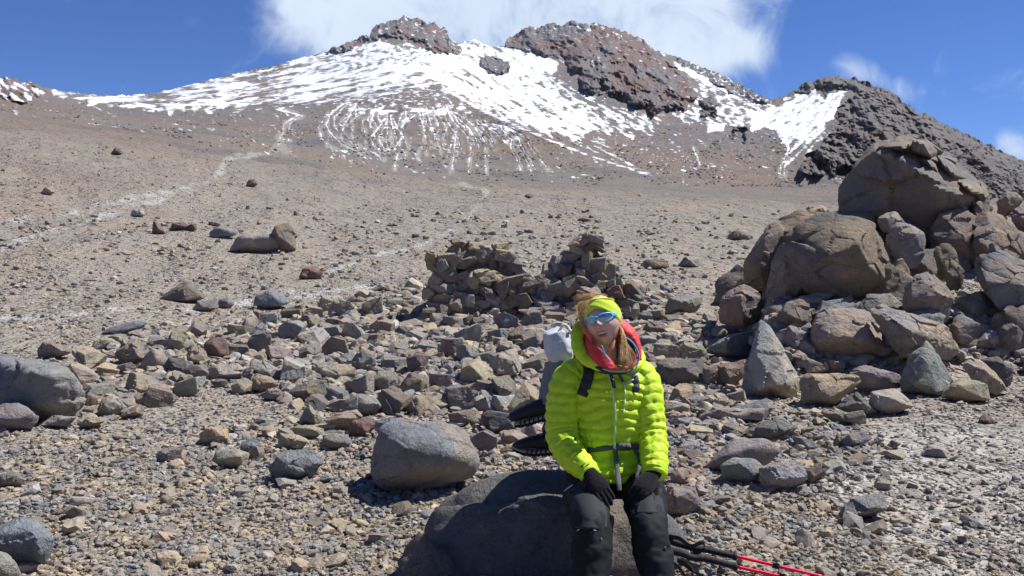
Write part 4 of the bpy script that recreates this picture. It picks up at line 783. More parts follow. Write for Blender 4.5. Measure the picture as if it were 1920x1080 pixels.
rr = np.random.RandomState(77); fillc = ['grey', 'grey-brown', 'tan', 'ochre', 'brown', 'blue-grey', 'pale grey', 'pinkish', 'dark red', 'charcoal']; fp = [.185, .21, .185, .115, .10, .07, .075, .035, .01, .015]
NTR = len(ROCKS); REG7 = [(1480, 600), (1560, 560), (1930, 570), (1950, 690), (1480, 690)]
quota = [(REG7, 14, (34, 70), .85), (REG, 138, (24, 58), .95), (REG2, 10, (22, 48), .75), (REG3, 18, (18, 44), .65), (REG4, 8, (18, 44), .6), (REG5, 8, (16, 32), .7), (REG6, 5, (14, 30), .55)]
for reg, nmax, (s0, s1), asp in quota:
    k = 0; bx = [min(q[0] for q in reg), max(q[0] for q in reg)]; by_ = [min(q[1] for q in reg), max(q[1] for q in reg)]
    for tr in range(5000):
        if k >= nmax or len(ROCKS) >= 298: break
        x_ = rr.uniform(*bx); y_ = rr.uniform(*by_); w = (s1+(s0-s1)*min(1, tr/2600))*rr.uniform(.85, 1.1)
        if reg is REG: w *= np.interp(y_, [560, 640, 760], [.62, .85, 1.1])
        h = w*rr.uniform(.5, .95)*asp*1.15
        if not inpoly(x_, y_, reg) or not free(x_, y_, w, h, .345 if reg is REG else .42): continue
        ck = rr.choice(fillc, p=fp); o = place(x_, y_+h/2, w, h, ck, rr); OCC.append((x_, y_, w, h)); ROCKS.append((o, x_, y_, w, h, ck, False)); k += 1
        o['category'] = 'rock'; o['group'] = 'rocks on the volcano slope'
# labels for the rocks that carry none: size, colour and place beside a landmark rock
LMK = dict(LM); LMK['the stone wall'] = (985, 545, 380, 130); LMK['the seated hiker'] = (1135, 760, 200, 330)
def describe(cx, cy, w, h):
    best = sorted(LMK.items(), key=lambda q: math.hypot(max(0, abs(cx-q[1][0])-q[1][2]/2), 1.4*max(0, abs(cy-q[1][1])-q[1][3]/2)))[0]
    n, (a, b, c, d) = best; dx, dy = (cx-a)/max(c, 30), (cy-b)/max(d, 24)
    if abs(dx) > abs(dy): rel = 'right of' if dx > 0 else 'left of'
    else: rel = 'below' if dy > 0 else 'above'
    return n, rel, math.hypot(cx-a, cy-b)
ORD = ['nearest', 'second nearest', 'third nearest', 'fourth nearest', 'fifth nearest', 'sixth nearest', 'seventh nearest', 'eighth nearest', 'ninth nearest', 'tenth nearest']
byk = {}
for o, cx, cy, w, h, ck, lab in ROCKS[NTR:]:
    n, rel, dist = describe(cx, cy, w, h); shape = 'flat' if w > h*2 else ('blocky' if w < h*1.35 else 'rounded' if ck in ('tan', 'pale grey') else 'angular')
    size = 'large' if w > 44 else ('small' if w < 27 else 'fist-shaped' if False else 'medium-sized'); byk.setdefault((size, ck, shape, rel, n), []).append((dist, o))
for (size, ck, shape, rel, n), lst in byk.items():
    lst.sort(key=lambda q: q[0])
    for i, (d, o) in enumerate(lst):
        o['label'] = f'{size} {ck} {shape} rock {rel} {n}' if len(lst) == 1 else f'{ORD[min(i, 9)]} {size} {ck} {shape} rock {rel} {n}'
for q in ROCKS: q[0]['group'] = 'rocks and boulders on the slope'
# --- uncountable stones: geometry-node scatters on points
def scatter(name, pts, scl, rot, idx, col, protos, label, cat):
    m = bpy.data.meshes.new(name); m.vertices.add(len(pts)); m.vertices.foreach_set('co', np.asarray(pts, np.float32).ravel())
    for nm, tp, arr in (('scl', 'FLOAT_VECTOR', scl), ('rot', 'FLOAT_VECTOR', rot)):
        a = m.attributes.new(nm, tp, 'POINT'); a.data.foreach_set('vector', np.asarray(arr, np.float32).ravel())
    a = m.attributes.new('idx', 'INT', 'POINT'); a.data.foreach_set('value', np.asarray(idx, np.int32))
    a = m.attributes.new('col', 'FLOAT_COLOR', 'POINT'); a.data.foreach_set('color', np.hstack([col, np.ones((len(col), 1))]).astype(np.float32).ravel())
    m.materials.append(ROCKI); o = link(bpy.data.objects.new(name, m)); ng = bpy.data.node_groups.new(name, 'GeometryNodeTree')
    ng.interface.new_socket(name='Geometry', in_out='INPUT', socket_type='NodeSocketGeometry'); ng.interface.new_socket(name='Geometry', in_out='OUTPUT', socket_type='NodeSocketGeometry')
    n = ng.nodes; l = ng.links; gi = n.new('NodeGroupInput'); go = n.new('NodeGroupOutput'); iop = n.new('GeometryNodeInstanceOnPoints'); ci = n.new('GeometryNodeCollectionInfo')
    ci.inputs['Collection'].default_value = protos; ci.inputs['Separate Children'].default_value = True; ci.inputs['Reset Children'].default_value = True
    def na(nm, tp):
        q = n.new('GeometryNodeInputNamedAttribute'); q.data_type = tp; q.inputs['Name'].default_value = nm; return q.outputs['Attribute']
    e = n.new('FunctionNodeEulerToRotation'); l.new(na('rot', 'FLOAT_VECTOR'), e.inputs[0]); mp = n.new('GeometryNodeMeshToPoints'); l.new(gi.outputs[0], mp.inputs[0])
    l.new(mp.outputs[0], iop.inputs['Points']); l.new(ci.outputs[0], iop.inputs['Instance']); iop.inputs['Pick Instance'].default_value = True; l.new(na('idx', 'INT'), iop.inputs['Instance Index'])
    l.new(e.outputs[0], iop.inputs['Rotation']); l.new(na('scl', 'FLOAT_VECTOR'), iop.inputs['Scale']); l.new(iop.outputs[0], go.inputs[0])
    md = o.modifiers.new('stones', 'NODES'); md.node_group = ng; tag(o, label, cat, None, 'stuff'); return o
PC = bpy.data.collections.new('stone_shapes')
for s in range(14):
    v, f = proto(300+s, 3 if s < 9 else 2, k=[3, 5, 8][s % 3], p=[90, 60, 34][s % 3], amp=.07); m = fast_mesh('stone_shape', v, f); m.materials.append(ROCKI); crisp(m, 28); PC.objects.link(bpy.data.objects.new('stone_shape', m))
palA = np.array([PAL[k] for k in fillc])
def stones(name, n, reg, sz, label, cat, seed, avoid=True, flat=.62, colp=fp, power=1.6, sink=.25, dens=None, lift=None):
    rs = np.random.RandomState(seed); r0 = np.array(reg, float)
    X_ = rs.uniform(r0[:, 0].min(), r0[:, 0].max(), n*2); Y_ = rs.uniform(r0[:, 1].min(), r0[:, 1].max(), n*2); s_ = sdf(X_, Y_, reg); k = s_+rs.uniform(-30, 10, len(X_)) > 0
    if dens is not None: k &= rs.uniform(0, 1, len(X_)) < dens(X_, Y_)
    X_, Y_ = X_[k][:n], Y_[k][:n]; n = len(X_)
    if lift is None: kk = hit_ground(X_, Y_) < 172; X_, Y_ = X_[kk], Y_[kk]; n = len(X_)
    t = hit_ground(X_, Y_) if lift is None else lift+(606-Y_)/150*.35+rs.uniform(-.05, .3, n); u = rs.uniform(0, 1, n)**power; w = sz[0]+(sz[1]-sz[0])*u          # px
    sz_w = w/F*t/2; x, y, z = ray(X_, Y_); wx, wy = x*t, y*t; wz = ground_z(wx, wy) if lift is None else CAMZ+z*t
    sc = np.stack([sz_w*rs.uniform(.8, 1.25, n), sz_w*rs.uniform(.75, 1.1, n), sz_w*flat*rs.uniform(.7, 1.3, n)], 1); wz = wz+sc[:, 2]*(1-2*sink)
    rot = np.stack([rs.uniform(-.5, .5, n), rs.uniform(-.5, .5, n), rs.uniform(0, 6.28, n)], 1); ci = rs.choice(len(palA), n, p=colp); c = palA[ci]*rs.uniform(.78, 1.25, (n, 1))
    return scatter(name, np.stack([wx, wy, wz], 1), sc, rot, rs.randint(0, 14, n), np.clip(c, .02, .6), PC, label, cat)
gp_ = [.13, .17, .22, .17, .11, .05, .08, .05, .015, .005]
cl = lambda X_, Y_: np.clip(fbm2(X_/90, Y_/30, 3, .5, 4)*.9+.45, .06, 1)
nearR = lambda X_, Y_: np.clip(1-.86*sstep(1440, 1620, X_)*sstep(760, 800, Y_)*sstep(1500, 760, Y_)*1., 0, 1)
stones('rubble_stones', 6500, REG, (6, 30), 'loose small stones filling the gaps of the rubble around the wall', 'rubble', 1, power=1.6)
stones('wall_base_stones', 1700, [(770, 545), (1240, 540), (1330, 660), (720, 660)], (9, 32), 'small stones spilled around the foot of the stone wall', 'rubble', 2)
stones('wall_fill', 1400, [(812, 500), (850, 470), (905, 478), (960, 500), (1010, 530), (1060, 500), (1100, 465), (1140, 500), (1175, 560), (1175, 610), (805, 610)], (10, 22), 'small chinking stones inside the windbreak wall', 'chinking', 12, lift=13.75)
stones('outcrop_fill', 700, [(1440, 600), (1500, 560), (1930, 560), (1960, 680), (1500, 690), (1345, 640)], (10, 44), 'broken stones wedged between the boulders of the outcrop', 'rubble', 13, power=2.)
stones('near_cobbles', 1100, [(-300, 780), (760, 770), (1250, 740), (1600, 790), (2300, 800), (2300, 1300), (-300, 1300)], (13, 46), 'scattered cobbles among the near gravel', 'cobbles', 3, power=3.2, colp=gp_, dens=lambda a, b: (.25+.75*sstep(860, 960, b))*nearR(a, b))
stones('near_gravel', 36000, [(-300, 800), (2300, 790), (2300, 1400), (-300, 1400)], (4, 17), 'dense tan and grey gravel covering the near ground', 'gravel', 4, power=2.0, colp=gp_, dens=lambda a, b: (.45+.55*sstep(820, 930, b))*nearR(a, b))
stones('fine_gravel', 34000, [(-300, 730), (2300, 700), (2300, 1300), (-300, 1300)], (2.5, 7), 'fine grit and pebbles between the larger gravel', 'gravel', 5, power=1.4, colp=gp_, dens=lambda a, b: 1-.5*sstep(1440, 1620, a)*sstep(760, 800, b))
stones('plain_stones', 17000, [(-300, 395), (2300, 395), (2300, 790), (-300, 790)], (2.2, 13), 'small stones strewn over the plain and lower slope', 'stones', 6, power=3.4, dens=cl)
stones('mid_stones', 2600, REG4+[(1240, 740), (1700, 900), (1300, 1000)], (9, 24), 'small stones on the gravel left of the hiker', 'stones', 7, power=2., dens=cl)
stones('right_stones', 1500, REG3, (8, 24), 'small stones strewn between the rocks right of the hiker', 'stones', 8, power=2.)
stones('slope_stones', 7500, [(-300, 225), (300, 262), (900, 345), (1300, 372), (1700, 398), (1700, 430), (-300, 420)], (1.5, 6), 'distant stones dotting the upper slope', 'stones', 9, power=2.5, dens=cl)
# stones on the far mountain foot, sampled from the mountain surface
mxp, myp, mV, msn, mcr = MV; rs = np.random.RandomState(9)
sel = np.where((myp > 185) & (myp < 350) & (mxp > -100) & (mxp < 2000) & (msn < .4))[0]; dn = np.clip(fbm2(mxp[sel]/70, myp[sel]/22, 3, .5, 8)*1.2+.1, .02, 1)*sstep(170, 350, myp[sel]); sel = rs.choice(sel, 4500, p=dn/dn.sum())
n = len(sel); pt = mV[sel]; dist = np.linalg.norm(pt, axis=1); w = (1.2+4.8*rs.uniform(0, 1, n)**3.5)/F*dist/2
sc = np.stack([w*1.2, w, w*.8], 1); rot = np.stack([rs.uniform(-.5, .5, n), rs.uniform(-.5, .5, n), rs.uniform(0, 6.28, n)], 1); ci = rs.choice(len(palA), n, p=[.12, .2, .03, .02, .28, .1, .02, .03, .1, .1])
scatter('far_stones', pt, sc, rot, rs.randint(0, 14, n), palA[ci]*.75*rs.uniform(.7, 1.2, (n, 1)), PC, 'dark stones scattered over the foot of the volcano', 'stones')
# ------------------------------------------------------------------ seat boulder
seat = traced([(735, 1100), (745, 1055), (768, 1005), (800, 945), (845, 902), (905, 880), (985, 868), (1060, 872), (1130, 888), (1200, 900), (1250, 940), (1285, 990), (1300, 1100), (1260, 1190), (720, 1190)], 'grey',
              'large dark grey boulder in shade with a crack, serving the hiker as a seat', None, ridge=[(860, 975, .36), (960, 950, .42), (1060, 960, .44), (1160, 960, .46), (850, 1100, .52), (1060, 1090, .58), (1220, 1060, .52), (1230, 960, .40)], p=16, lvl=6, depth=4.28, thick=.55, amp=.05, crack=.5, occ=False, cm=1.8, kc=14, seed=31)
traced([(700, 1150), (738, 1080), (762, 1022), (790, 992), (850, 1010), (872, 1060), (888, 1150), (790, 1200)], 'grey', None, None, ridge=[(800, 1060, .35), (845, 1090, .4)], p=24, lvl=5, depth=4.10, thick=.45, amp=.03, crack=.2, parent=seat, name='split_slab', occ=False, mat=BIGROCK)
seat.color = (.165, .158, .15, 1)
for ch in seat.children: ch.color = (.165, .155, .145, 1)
# ------------------------------------------------------------------ cloth and other materials
def puffy(name, col):
    m, nt, b = new_mat(name); g = G(nt); p = g.pos(); n = g.noise(p, 30, 3); c = g.mix(g.ss(n, .3, .7), tuple(x*.93 for x in col), tuple(min(1, x*1.05) for x in col))
    g.put(b.inputs['Base Color'], c); b.inputs['Roughness'].default_value = .58; b.inputs['Specular IOR Level'].default_value = .35
    b.inputs['Subsurface Weight'].default_value = .25; b.inputs['Subsurface Radius'].default_value = (.02, .02, .004); b.inputs['Subsurface Scale'].default_value = .6
    w = g.noise(g.vmul(p, (1, 1, 2.2)), 42, 3, .6, .8); n1 = g.bump(w, .55, .006); nt.links.new(g.bump(g.noise(p, 900, 2), .15, .0006, n1), b.inputs['Normal']); return m
LIME = puffy('lime_down_fabric', (.52, .74, .022)); 
LIMEKNIT = simple('lime_knit', (.50, .66, .03), .85, (700, .3, .001), .2, sheen=.3)
REDSH = puffy('red_shell_fabric', (.62, .045, .05)); BLUETRIM = simple('blue_trim', (.07, .36, .60), .5)
GREYSTRAP = simple('grey_webbing', (.085, .088, .095), .8, (900, .4, .001)); DARKSTRAP = simple('dark_webbing', (.035, .036, .042), .8, (700, .4, .001)); LIGHTBUCK = simple('pale_strap', (.38, .40, .42), .6)
ZIP = simple('pale_green_zip', (.52, .74, .26), .5); DARK = simple('dark_zip', (.02, .03, .045), .6)
TROUS = simple('charcoal_softshell', (.017, .018, .021), .72, (260, .35, .0015), .15); KNEE = simple('grey_thigh_fabric', (.040, .042, .048), .8, (300, .35, .0015), .15)
GLOVE = simple('black_fleece', (.016, .014, .017), .95, (400, .6, .002), .1, sheen=.08)
FLEECE = simple('pale_grey_fleece', (.50, .53, .57), .9, (160, .5, .003), .2, sheen=.3); DGREY = simple('dark_grey_pack', (.11, .115, .13), .85, (120, .5, .003)); MAROON = simple('maroon_pack', (.10, .02, .03), .8)
BOOTM = simple('black_boot_rubber', (.02, .024, .03), .6, (120, .3, .002)); SOLEL = simple('pale_sole', (.42, .40, .37), .8); PURPLE = simple('violet_fabric', (.06, .04, .30), .6)
LENS, nt_, b_ = new_mat('mirror_lens'); b_.inputs['Base Color'].default_value = (.30, .36, .48, 1); b_.inputs['Metallic'].default_value = .9; b_.inputs['Roughness'].default_value = .06
FRAME = simple('light_blue_frame', (.12, .50, .78), .3, None, .5)
def skin_mat():
    m, nt, b = new_mat('face_skin'); g = G(nt); p = g.pos(); lip = g.attr('lip', 'Fac'); dk = g.attr('mouth', 'Fac'); n = g.noise(p, 45, 4)
    c = g.mix(g.ss(n, .35, .65), (.56, .33, .265), (.66, .41, .33)); c = g.mix(lip, c, (.42, .12, .11)); c = g.mix(dk, c, (.06, .02, .02)); c = g.mix(g.attr('teeth', 'Fac'), c, (.7, .66, .6))
    g.put(b.inputs['Base Color'], c); b.inputs['Roughness'].default_value = .5; b.inputs['Subsurface Weight'].default_value = .12; b.inputs['Subsurface Radius'].default_value = (.01, .004, .002); b.inputs['Subsurface Scale'].default_value = .3
    nt.links.new(g.bump(g.noise(p, 300, 3), .25, .001), b.inputs['Normal']); return m
SKIN = skin_mat()
HAIR = simple('blonde_hair', (.62, .42, .19), .45, None, .5, var=.35); HAIRB = simple('auburn_hair', (.25, .115, .065), .45, None, .5, var=.35)
# ------------------------------------------------------------------ the hiker
feet = P(1150, 1180, 3.62); feet[2] = 0
person = thing('person', feet, 'seated hiker in a lime-green puffy jacket, lime headband, blue mirrored sunglasses and black gloves', 'person')
TD = 4.05
J = dict(pel=P(1148, 878, 4.17), w=P(1145, 820, 4.19), ch=P(1140, 745, 4.16), nk=P(1140, 690, 4.12), nt=P(1136, 665, 4.07), hd=P(1133, 640, 4.05), sl=P(1070, 704, 4.14), sr=P(1212, 706, 4.14), el=P(1048, 812, 4.10), er=P(1221, 806, 4.10), wl=P(1100, 880, 3.86), wr=P(1222, 876, 3.88),
         hl=P(1102, 895, 4.10), hr=P(1200, 895, 4.10), kl=P(1112, 985, 3.70), kr=P(1222, 985, 3.72), al=P(1112, 1140, 3.56), ar=P(1238, 1150, 3.60))
def lofts(cs, n=64, res=None, mod=None, e=2.3):
    """stack of horizontal superellipse sections: (px,py,d,halfwidth,halfdepth)"""
    c = np.array([list(P(q[0], q[1], q[2]))+[q[3], q[4]] for q in cs]); c = cr(c, res or 60); k = len(c); th = np.linspace(0, 2*math.pi, n, endpoint=False)
    ct, st = np.cos(th), np.sin(th); ex = np.sign(ct)*np.abs(ct)**(2/e); ey = np.sign(st)*np.abs(st)**(2/e)
    L = np.concatenate([[0], np.cumsum(np.linalg.norm(np.diff(c[:, :3], axis=0), axis=1))]); m = np.ones((k, n))
    if mod is not None: m = mod(np.repeat(L[:, None], n, 1), np.repeat(th[None], k, 0), L[-1])
    x = c[:, 0:1]+c[:, 3:4]*ex*m; y = c[:, 1:2]+c[:, 4:5]*ey*m; z = np.repeat(c[:, 2:3], n, 1); v = np.stack([x, y, z], -1).reshape(-1, 3); f = []
    for i in range(k-1):
        for j in range(n): a = i*n+j; b = i*n+(j+1) % n; f.append((a, b, b+n, a+n))
    m0 = len(v); v = np.vstack([v, c[0, :3], c[-1, :3]])
    for j in range(n): f.append((m0, (j+1) % n, j)); f.append((m0+1, (k-1)*n+j, (k-1)*n+(j+1) % n))
    return v, f
def noise_disp(vf, amp, sc, seed=0):
    v, f = vf; m_ = bpy.data.meshes.new('t'); m_.from_pydata(v.tolist(), [], [tuple(q) for q in f]); m_.update(); n = np.zeros(len(v)*3, np.float32); m_.vertices.foreach_get('normal', n); bpy.data.meshes.remove(m_)
    return v+n.reshape(-1, 3)*(fbm(v*sc+seed, 3)*amp)[:, None], f
# body: one continuous surface (torso, limbs and head)
def skinbody():
    pts = ['pel', 'w', 'ch', 'nk', 'hd', 'sl', 'el', 'wl', 'sr', 'er', 'wr', 'hl', 'kl', 'al', 'hr', 'kr', 'ar']; R0 = dict(pel=.12, w=.11, ch=.12, nk=.055, hd=.05, sl=.055, el=.042, wl=.028, sr=.055, er=.042, wr=.028, hl=.07, kl=.045, al=.028, hr=.07, kr=.045, ar=.028)
    E = [('pel', 'w'), ('w', 'ch'), ('ch', 'nk'), ('nk', 'hd'), ('ch', 'sl'), ('sl', 'el'), ('el', 'wl'), ('ch', 'sr'), ('sr', 'er'), ('er', 'wr'), ('pel', 'hl'), ('hl', 'kl'), ('kl', 'al'), ('pel', 'hr'), ('hr', 'kr'), ('kr', 'ar')]
    m = bpy.data.meshes.new('t'); m.from_pydata([J[k].tolist() for k in pts], [(pts.index(a), pts.index(b)) for a, b in E], []); o = link(bpy.data.objects.new('t', m))
    o.modifiers.new('s', 'SKIN'); m.skin_vertices[0].data[0].use_root = True
    for i, k in enumerate(pts): m.skin_vertices[0].data[i].radius = (R0[k], R0[k])
    o.modifiers.new('u', 'SUBSURF').levels = 2; e = o.evaluated_get(bpy.context.evaluated_depsgraph_get()).to_mesh(); v = np.array([q.co[:] for q in e.vertices]); f = [tuple(q.vertices) for q in e.polygons]
    bpy.data.objects.remove(o); return v, f
HC = P(1131, 601, 3.99); HM = np.array((Matrix.Rotation(math.radians(15), 3, 'Y').transposed() @ Matrix.Rotation(math.radians(-20), 3, 'Z') @ Matrix.Rotation(math.radians(-7), 3, 'X')))
def Hw(p): return np.asarray(p) @ HM.T+HC          # head space (x right, y back, z up) -> world
def head_r(d):
    x, y, z = d[:, 0], d[:, 1], d[:, 2]
    s = np.stack([x*.0755, y*.093, z*.112], 1); lo = np.clip(-s[:, 2]/.112, 0, 1)
    s[:, 0] *= 1-.27*lo**1.8; s[:, 1] = np.where(s[:, 1] > 0, s[:, 1]*(1-.25*lo), s[:, 1]*(.95-.04*lo)); s[:, 0] *= 1+.04*np.exp(-((s[:, 2]+.02)/.03)**2)
    fr = sstep(.1, -.35, y); X_, Z_ = s[:, 0], s[:, 2]; gs = lambda cx, cz, wx, wz: np.exp(-((X_-cx)/wx)**2-((Z_-cz)/wz)**2)
    nose = np.where(Z_ > -.027, gs(0, -.027, .0105, .034)*.028, gs(0, -.027, .0125, .0065)*.028)+gs(0, -.024, .009, .008)*.004
    f_ = nose+gs(.013, -.028, .006, .007)*.008+gs(-.013, -.028, .006, .007)*.008+gs(0, .034, .045, .009)*.005-gs(.031, .012, .016, .012)*.009-gs(-.031, .012, .016, .012)*.009
    f_ += gs(.041, -.018, .02, .017)*.006+gs(-.041, -.018, .02, .017)*.006+gs(0, -.0455, .023, .005)*.006+gs(0, -.0665, .020, .005)*.0065-gs(0, -.056, .022, .0052)*.014+gs(0, -.093, .02, .014)*.008-gs(0, -.077, .022, .006)*.003-gs(0, -.04, .004, .006)*.002
    s[:, 1] -= f_*fr; return s
d6, f6 = ico(6); hs = head_r(d6)
for sgn in (-1, 1):   # ears
    hs[:, 0] += sgn*.012*np.exp(-((hs[:, 1]-.012)/.012)**2-((hs[:, 2]+.002)/.024)**2)*(np.sign(hs[:, 0]) == sgn)
bv, bf = remesh(join(skinbody(), (Hw(hs), f6.tolist()), tube([HC+[0, .03, -.04], J['nt'], J['nk']], [.052, .052, .06], 20, 10)), .0042, 1)
body = mk('body', (bv, bf), SKIN, person)
loc = (bv-HC) @ HM; lx, ly, lz = loc.T; frt = ly < -.05; e2 = lambda cx, cz, wx, wz: np.exp(-(((lx-cx)/wx)**2+((lz-cz)/wz)**2)**2)*frt
for nm, arr in (('lip', np.maximum(e2(0, -.0455, .026, .005), e2(0, -.0665, .022, .0055))), ('mouth', e2(0, -.056, .023, .0075)), ('teeth', e2(0, -.0525, .020, .0045))):
    at = body.data.attributes.new(nm, 'FLOAT', 'POINT'); at.data.foreach_set('value', np.clip(arr, 0, 1).astype(np.float32))
# jacket
def quilt(w, A, ph=0., slope=0.):
    def f(s, th, pos=None):
        q = (s+ph+slope*np.cos(th))/w; return 1+A*(np.abs(np.sin(math.pi*q))**.55-.75)
    return f
def tq(s, th, L):
    q = (s+.020*np.abs(np.cos(th))*(s/L)+.010*np.sin(3*th+s*9)+.006*np.sin(7*th+s*31))/.043; b = np.abs(np.sin(math.pi*q))**.5; wr_ = noise3(np.stack([np.cos(th).ravel()*7, np.sin(th).ravel()*7, s.ravel()*16], 1)).reshape(s.shape)
    cen = np.exp(-((th-4.71+.05)/.05)**2); return 1+.09*(b-.75)+.065*wr_-.03*cen
torso = lofts([(1152, 893, 4.06, .150, .125), (1150, 880, 4.08, .172, .148), (1150, 858, 4.10, .165, .150), (1150, 842, 4.11, .148, .130), (1149, 826, 4.12, .165, .150), (1146, 790, 4.13, .182, .160), (1142, 750, 4.13, .190, .150), (1140, 718, 4.13, .198, .138), (1138, 700, 4.13, .185, .120), (1138, 688, 4.12, .130, .100), (1137, 678, 4.11, .085, .085)], 128, 150, tq, 2.4)
jacket = mk('jacket', torso, LIME, person)
def sleeve(pts, rad, seed, w=.043):
    def md(s, th, pos):
        q = (s+.012*np.cos(th+seed)+.004*noise3(pos*9+seed))/w; b = np.abs(np.sin(math.pi*q))**.5; return 1+.115*(b-.75)+.13*noise3(np.stack([np.cos(th)*3+seed, np.sin(th)*3, s*26], 1))+.05*noise3(np.stack([np.cos(th)*8+seed, np.sin(th)*8, s*60], 1))
    return mk('sleeve', tube(pts, rad, 56, 130, md), LIME, person)
def PP(l): return [P(*q) for q in l]
slv1 = sleeve(PP([(1108, 694, 4.12), (1082, 702, 4.12), (1064, 724, 4.10), (1056, 770, 4.08), (1054, 815, 4.05), (1068, 850, 3.97), (1090, 872, 3.90), (1104, 884, 3.86)]), [.064, .078, .082, .080, .075, .066, .057, .048], 1)
slv2 = sleeve(PP([(1180, 697, 4.12), (1200, 704, 4.12), (1211, 726, 4.10), (1216, 770, 4.06), (1222, 815, 4.02), (1226, 850, 3.95), (1227, 872, 3.91), (1226, 886, 3.88)]), [.060, .072, .074, .072, .068, .062, .060, .056], 5)
for p_, q_, r_ in (((1100, 882, 3.875), (1107, 890, 3.85), .047), ((1227, 878, 3.90), (1227, 891, 3.875), .055)): mk('cuff', tube([P(*p_), P(*q_)], [r_, r_], 32, 8), LIME, person)
jv = [np.array([q.co[:] for q in o.data.vertices])+np.array(WL['person']) for o in (jacket, slv1, slv2)]
jf = [[tuple(q.vertices) for q in o.data.polygons] for o in (jacket, slv1, slv2)]
JV, JF = join(*zip(jv, jf)); BV = BVHTree.FromPolygons(JV.tolist(), JF); TV = BVHTree.FromPolygons(jv[0].tolist(), jf[0])
def hitpt(px, py, off=.004, tree=None, dflt=3.95):
    d = Vector(P(px, py, 1.)-np.array([0, 0, CAMZ])).normalized(); h = (tree or BV).ray_cast(Vector((0, 0, CAMZ)), d)
    if h[0] is None: return P(px, py, dflt)
    return np.array(h[0])-np.array(d)*off
def ribbon(name, pxs, width, mat, off=.006, tree=None, res=24, parent=None, th=.003, dflt=3.95):
    c = cr(np.array(pxs, float), res); pts = np.array([hitpt(x, y, off, tree, dflt) for x, y in c]); pts[1:-1] = (pts[:-2]+2*pts[1:-1]+pts[2:])/4; T = np.gradient(pts, axis=0); view = pts-np.array([0, 0, CAMZ]); s = np.cross(T, view); s /= np.linalg.norm(s, axis=1)[:, None]
    g = np.stack([pts-s*width/2, pts+s*width/2], 1); return mk(name, patch(g, res*2, 3, th), mat, parent or person)
zipper = ribbon('zipper', [(1140, 700), (1149, 730), (1153, 770), (1153, 800), (1152, 838), (1153, 862), (1156, 886)], .011, ZIP, .008, TV, 30)
ribbon('zip_flap', [(1143, 690), (1148, 712), (1152, 728)], .016, DARK, .012, TV)
ribbon('chest_zip', [(1170, 716), (1172, 745), (1169, 775)], .008, ZIP, .006, TV)
ribbon('pocket_zip', [(1084, 792), (1080, 812), (1079, 826)], .006, DARK, .006, TV)
ribbon('zip_pull', [(1184, 712), (1177, 716), (1170, 724)], .007, FLEECE, .012, TV); ribbon('printed_mark', [(1177, 712), (1180, 713), (1182, 711), (1185, 713), (1188, 711)], .006, FLEECE, .006, BV)
# hood of the jacket, rolled round the neck
def roll(s, th, pos): return 1+.16*(np.abs(np.sin(math.pi*s/.05))**.5-.75)+.14*noise3(pos*22)
mk('hood', join(tube(PP([(1092, 600, 4.12), (1083, 618, 4.04), (1083, 645, 3.99), (1094, 668, 3.96), (1112, 681, 3.93), (1135, 689, 3.92), (1160, 692, 3.93), (1180, 690, 3.97), (1194, 684, 4.05), (1196, 670, 4.16), (1170, 650, 4.25), (1130, 640, 4.27), (1098, 625, 4.22)]),
   [.014, .026, .030, .030, .026, .021, .018, .018, .022, .034, .05, .05, .03], 28, 120, roll)), LIME, person)
# red shell collar and hood under it
col_g = [PP([(1093, 648, 4.02), (1108, 674, 3.93), (1124, 687, 3.90), (1146, 693, 3.895), (1165, 692, 3.90), (1186, 688, 3.95), (1199, 676, 4.05)]),
         PP([(1094, 638, 4.01), (1106, 660, 3.92), (1122, 672, 3.895), (1144, 684, 3.90), (1166, 688, 3.915), (1190, 680, 3.97), (1201, 664, 4.07)]),
         PP([(1096, 626, 4.01), (1104, 640, 3.935), (1122, 651, 3.90), (1139, 668, 3.905), (1162, 690, 3.95), (1182, 682, 4.0), (1195, 656, 4.10)])]
mk('red_collar', patch(np.array(col_g), 14, 50, .006), REDSH, person)
mk('collar_back', patch(np.array([PP([(1094, 690, 4.02), (1096, 690, 4.12), (1130, 690, 4.2), (1168, 690, 4.14), (1182, 690, 4.03)]), PP([(1092, 655, 4.015), (1094, 655, 4.12), (1130, 655, 4.19), (1172, 655, 4.13), (1190, 658, 4.04)]),
   PP([(1093, 616, 4.03), (1096, 612, 4.11), (1130, 606, 4.17), (1168, 610, 4.12), (1184, 626, 4.05)])]), 14, 40, .006), simple('dark_red_lining', (.22, .03, .04), .8), person)
hood_g = [PP([(1150, 592, 4.12), (1174, 604, 4.08), (1191, 624, 4.06), (1200, 648, 4.04), (1201, 676, 4.02)]), PP([(1154, 606, 4.08), (1171, 616, 4.04), (1186, 630, 4.025), (1196, 650, 4.015), (1200, 674, 4.01)]),
          PP([(1156, 624, 4.05), (1167, 630, 4.03), (1180, 638, 4.025), (1191, 652, 4.02), (1198, 672, 4.01)])]
rh = patch(np.array(hood_g), 16, 34, .01); mk('red_hood', noise_disp(rh, .006, 22), REDSH, person)
mk('hood_trim', tube(PP([(1165, 630, 4.02), (1181, 638, 4.01), (1193, 653, 4.0), (1198, 672, 3.995), (1192, 690, 3.98)]), .0042, 8, 30), BLUETRIM, person)
mk('collar_lining', patch(np.array([PP([(1168, 640, 4.06), (1180, 645, 4.05), (1192, 658, 4.04), (1194, 676, 4.02)]), PP([(1150, 668, 4.05), (1160, 675, 4.04), (1172, 684, 4.02), (1180, 690, 4.0)])]), 10, 20, .006), simple('grey_lining', (.07, .055, .065), .8), person)
mk('collar_trim', tube(PP([(1098, 636, 3.99), (1101, 650, 3.95), (1110, 660, 3.91)]), .004, 8, 16), BLUETRIM, person)
